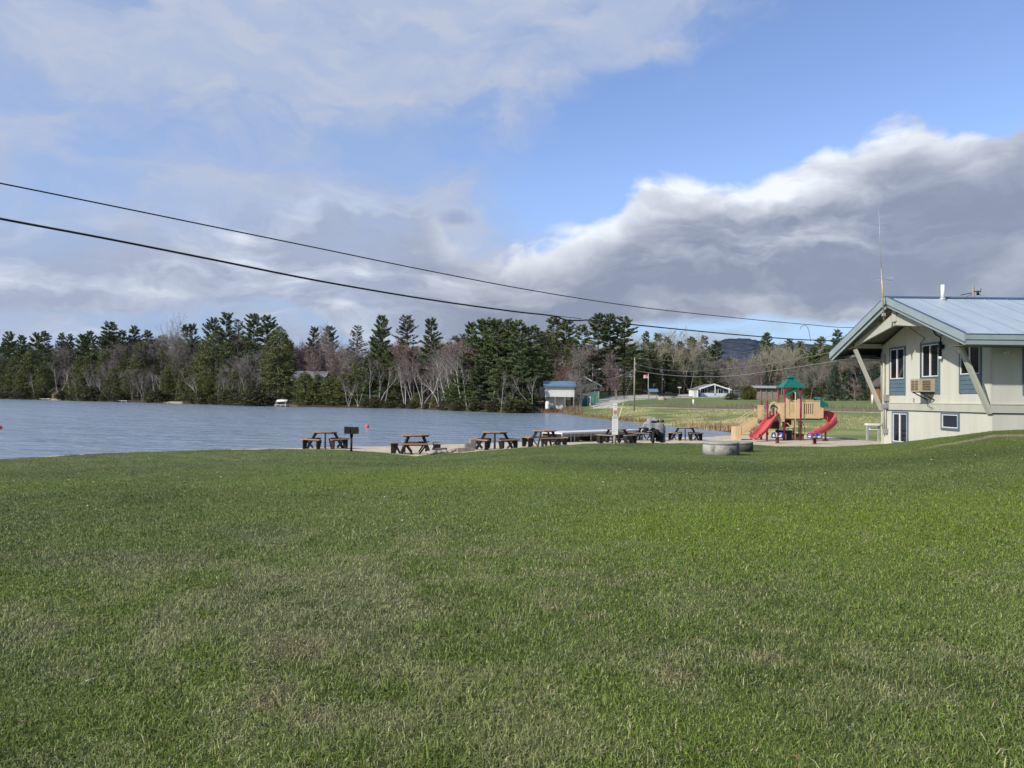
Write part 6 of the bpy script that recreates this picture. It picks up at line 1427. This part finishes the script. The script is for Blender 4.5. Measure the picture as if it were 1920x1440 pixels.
# guard rail in front of the truck
gr_ = thing('wooden_rail', 'low wooden rail along the gravel yard by the kiosk', 'rail', on(1236, 148, 0)); g = MB(); g.bx(0, 6.5, -.05, .05, .55, .7); g.build('rail', M['oldwood'], gr_)
for x in (.2, 2.2, 4.2, 6.3): g = MB(); g.bx(x-.08, x+.08, -.08, .08, -.1, .7); g.build('post', M['oldwood'], gr_)
pb = thing('picnic_bench', 'old brown picnic bench under the reddish bare tree', 'picnic table', on(1163, 158, 0), .1); g = MB(); g.bx(-1.3, 1.3, -.35, .35, .68, .74); g.build('tabletop', M['oldwood'], pb)
for s_ in (-.7, .7): g = MB(); g.bx(-1.3, 1.3, s_-.13, s_+.13, .40, .45); g.build('seat', M['oldwood'], pb)
for x in (-.9, .9): g = MB(); g.beam((x, -.6, 0), (x, -.2, .68), .08, .05); g.beam((x, .6, 0), (x, .2, .68), .08, .05); g.bx(x-.03, x+.03, -.75, .75, .33, .40); g.build('leg', M['oldwood'], pb)

# ------------------------------------------------------------------ overhead lines
def cable(name, lb, pts, d0, u0, d1, u1, r, m=None, cat='cable', group=None):
    W = []
    for u, y in pts:
        t = (u-u0)/(u1-u0); W.append(at(u, y, 1/((1-t)/d0 + t/d1)))
    g = MB(); g.tube(smooth(W, 6), r, 6); o = g.build(name, m or M['cable']); return tag(o, lb, cat, group)
cable('overhead_cable', 'upper thin black overhead cable crossing the sky', [(-240, 301), (-100, 325), (0, 343.5), (200, 384), (400, 425), (600, 466), (800, 507), (1000, 545), (1200, 576), (1400, 598), (1520, 609), (1600, 614), (1700, 605), (1822, 552)], 17, 0, 62, 1822, .017, group='overhead cables crossing the sky')
cable('overhead_cable', 'lower thick black overhead cable with a kink above the pines', [(-240, 362), (-100, 389), (0, 410), (200, 447.5), (400, 487), (600, 527), (800, 561), (960, 583.5), (1020, 590), (1045, 594), (1062, 600), (1085, 601), (1110, 600.5), (1180, 608), (1300, 620), (1400, 629), (1520, 637.5), (1640, 637), (1740, 615), (1822, 565)], 17, 0, 62, 1822, .027, group='overhead cables crossing the sky')
cable('lashed_wire', 'short loose wire lashed along the kink of lower cable', [(1040, 592), (1062, 594.5), (1085, 597), (1090, 598)], 17, 0, 62, 1822, .012)
cable('loose_wire', 'thin loose looped wire hanging from the upper cable', [(1500, 617), (1503, 612), (1512, 611), (1517, 622), (1520, 640)], 17, 0, 62, 1822, .012)
cable('overhead_wire', 'lowest pale wire from the bank pole to the clubhouse', [(1191, 695), (1240, 702), (1300, 706), (1370, 705), (1450, 695), (1540, 681), (1600, 673), (1656, 668)], 95, 1190, 42, 1656, .019, M['wire'], 'wire', 'wires from the bank pole')
cable('overhead_wire', 'middle pale wire rising from bank pole toward the clubhouse', [(1191, 683), (1240, 693), (1300, 696), (1380, 690), (1460, 679), (1560, 660), (1640, 640)], 95, 1190, 50, 1640, .012, M['wire'], 'wire', 'wires from the bank pole')
cable('overhead_wire', 'topmost faint wire from the bank pole over the field', [(1191, 671), (1250, 676), (1320, 672), (1400, 660), (1480, 645), (1560, 630)], 95, 1190, 60, 1560, .009, M['wire'], 'wire', 'wires from the bank pole')
cable('guy_wire', 'thin guy wire slanting down from the bank pole', [(1188, 697), (1177, 730), (1169, 756)], 95, 1188, 91, 1169, .014, M['wire'], 'wire')
cable('lamp_wire', 'thin sagging wire between the street lamp and bank pole', [(1111, 700), (1120, 708), (1135, 711), (1160, 706), (1189, 694)], 162, 1111, 95, 1189, .025, M['wire'], 'wire')
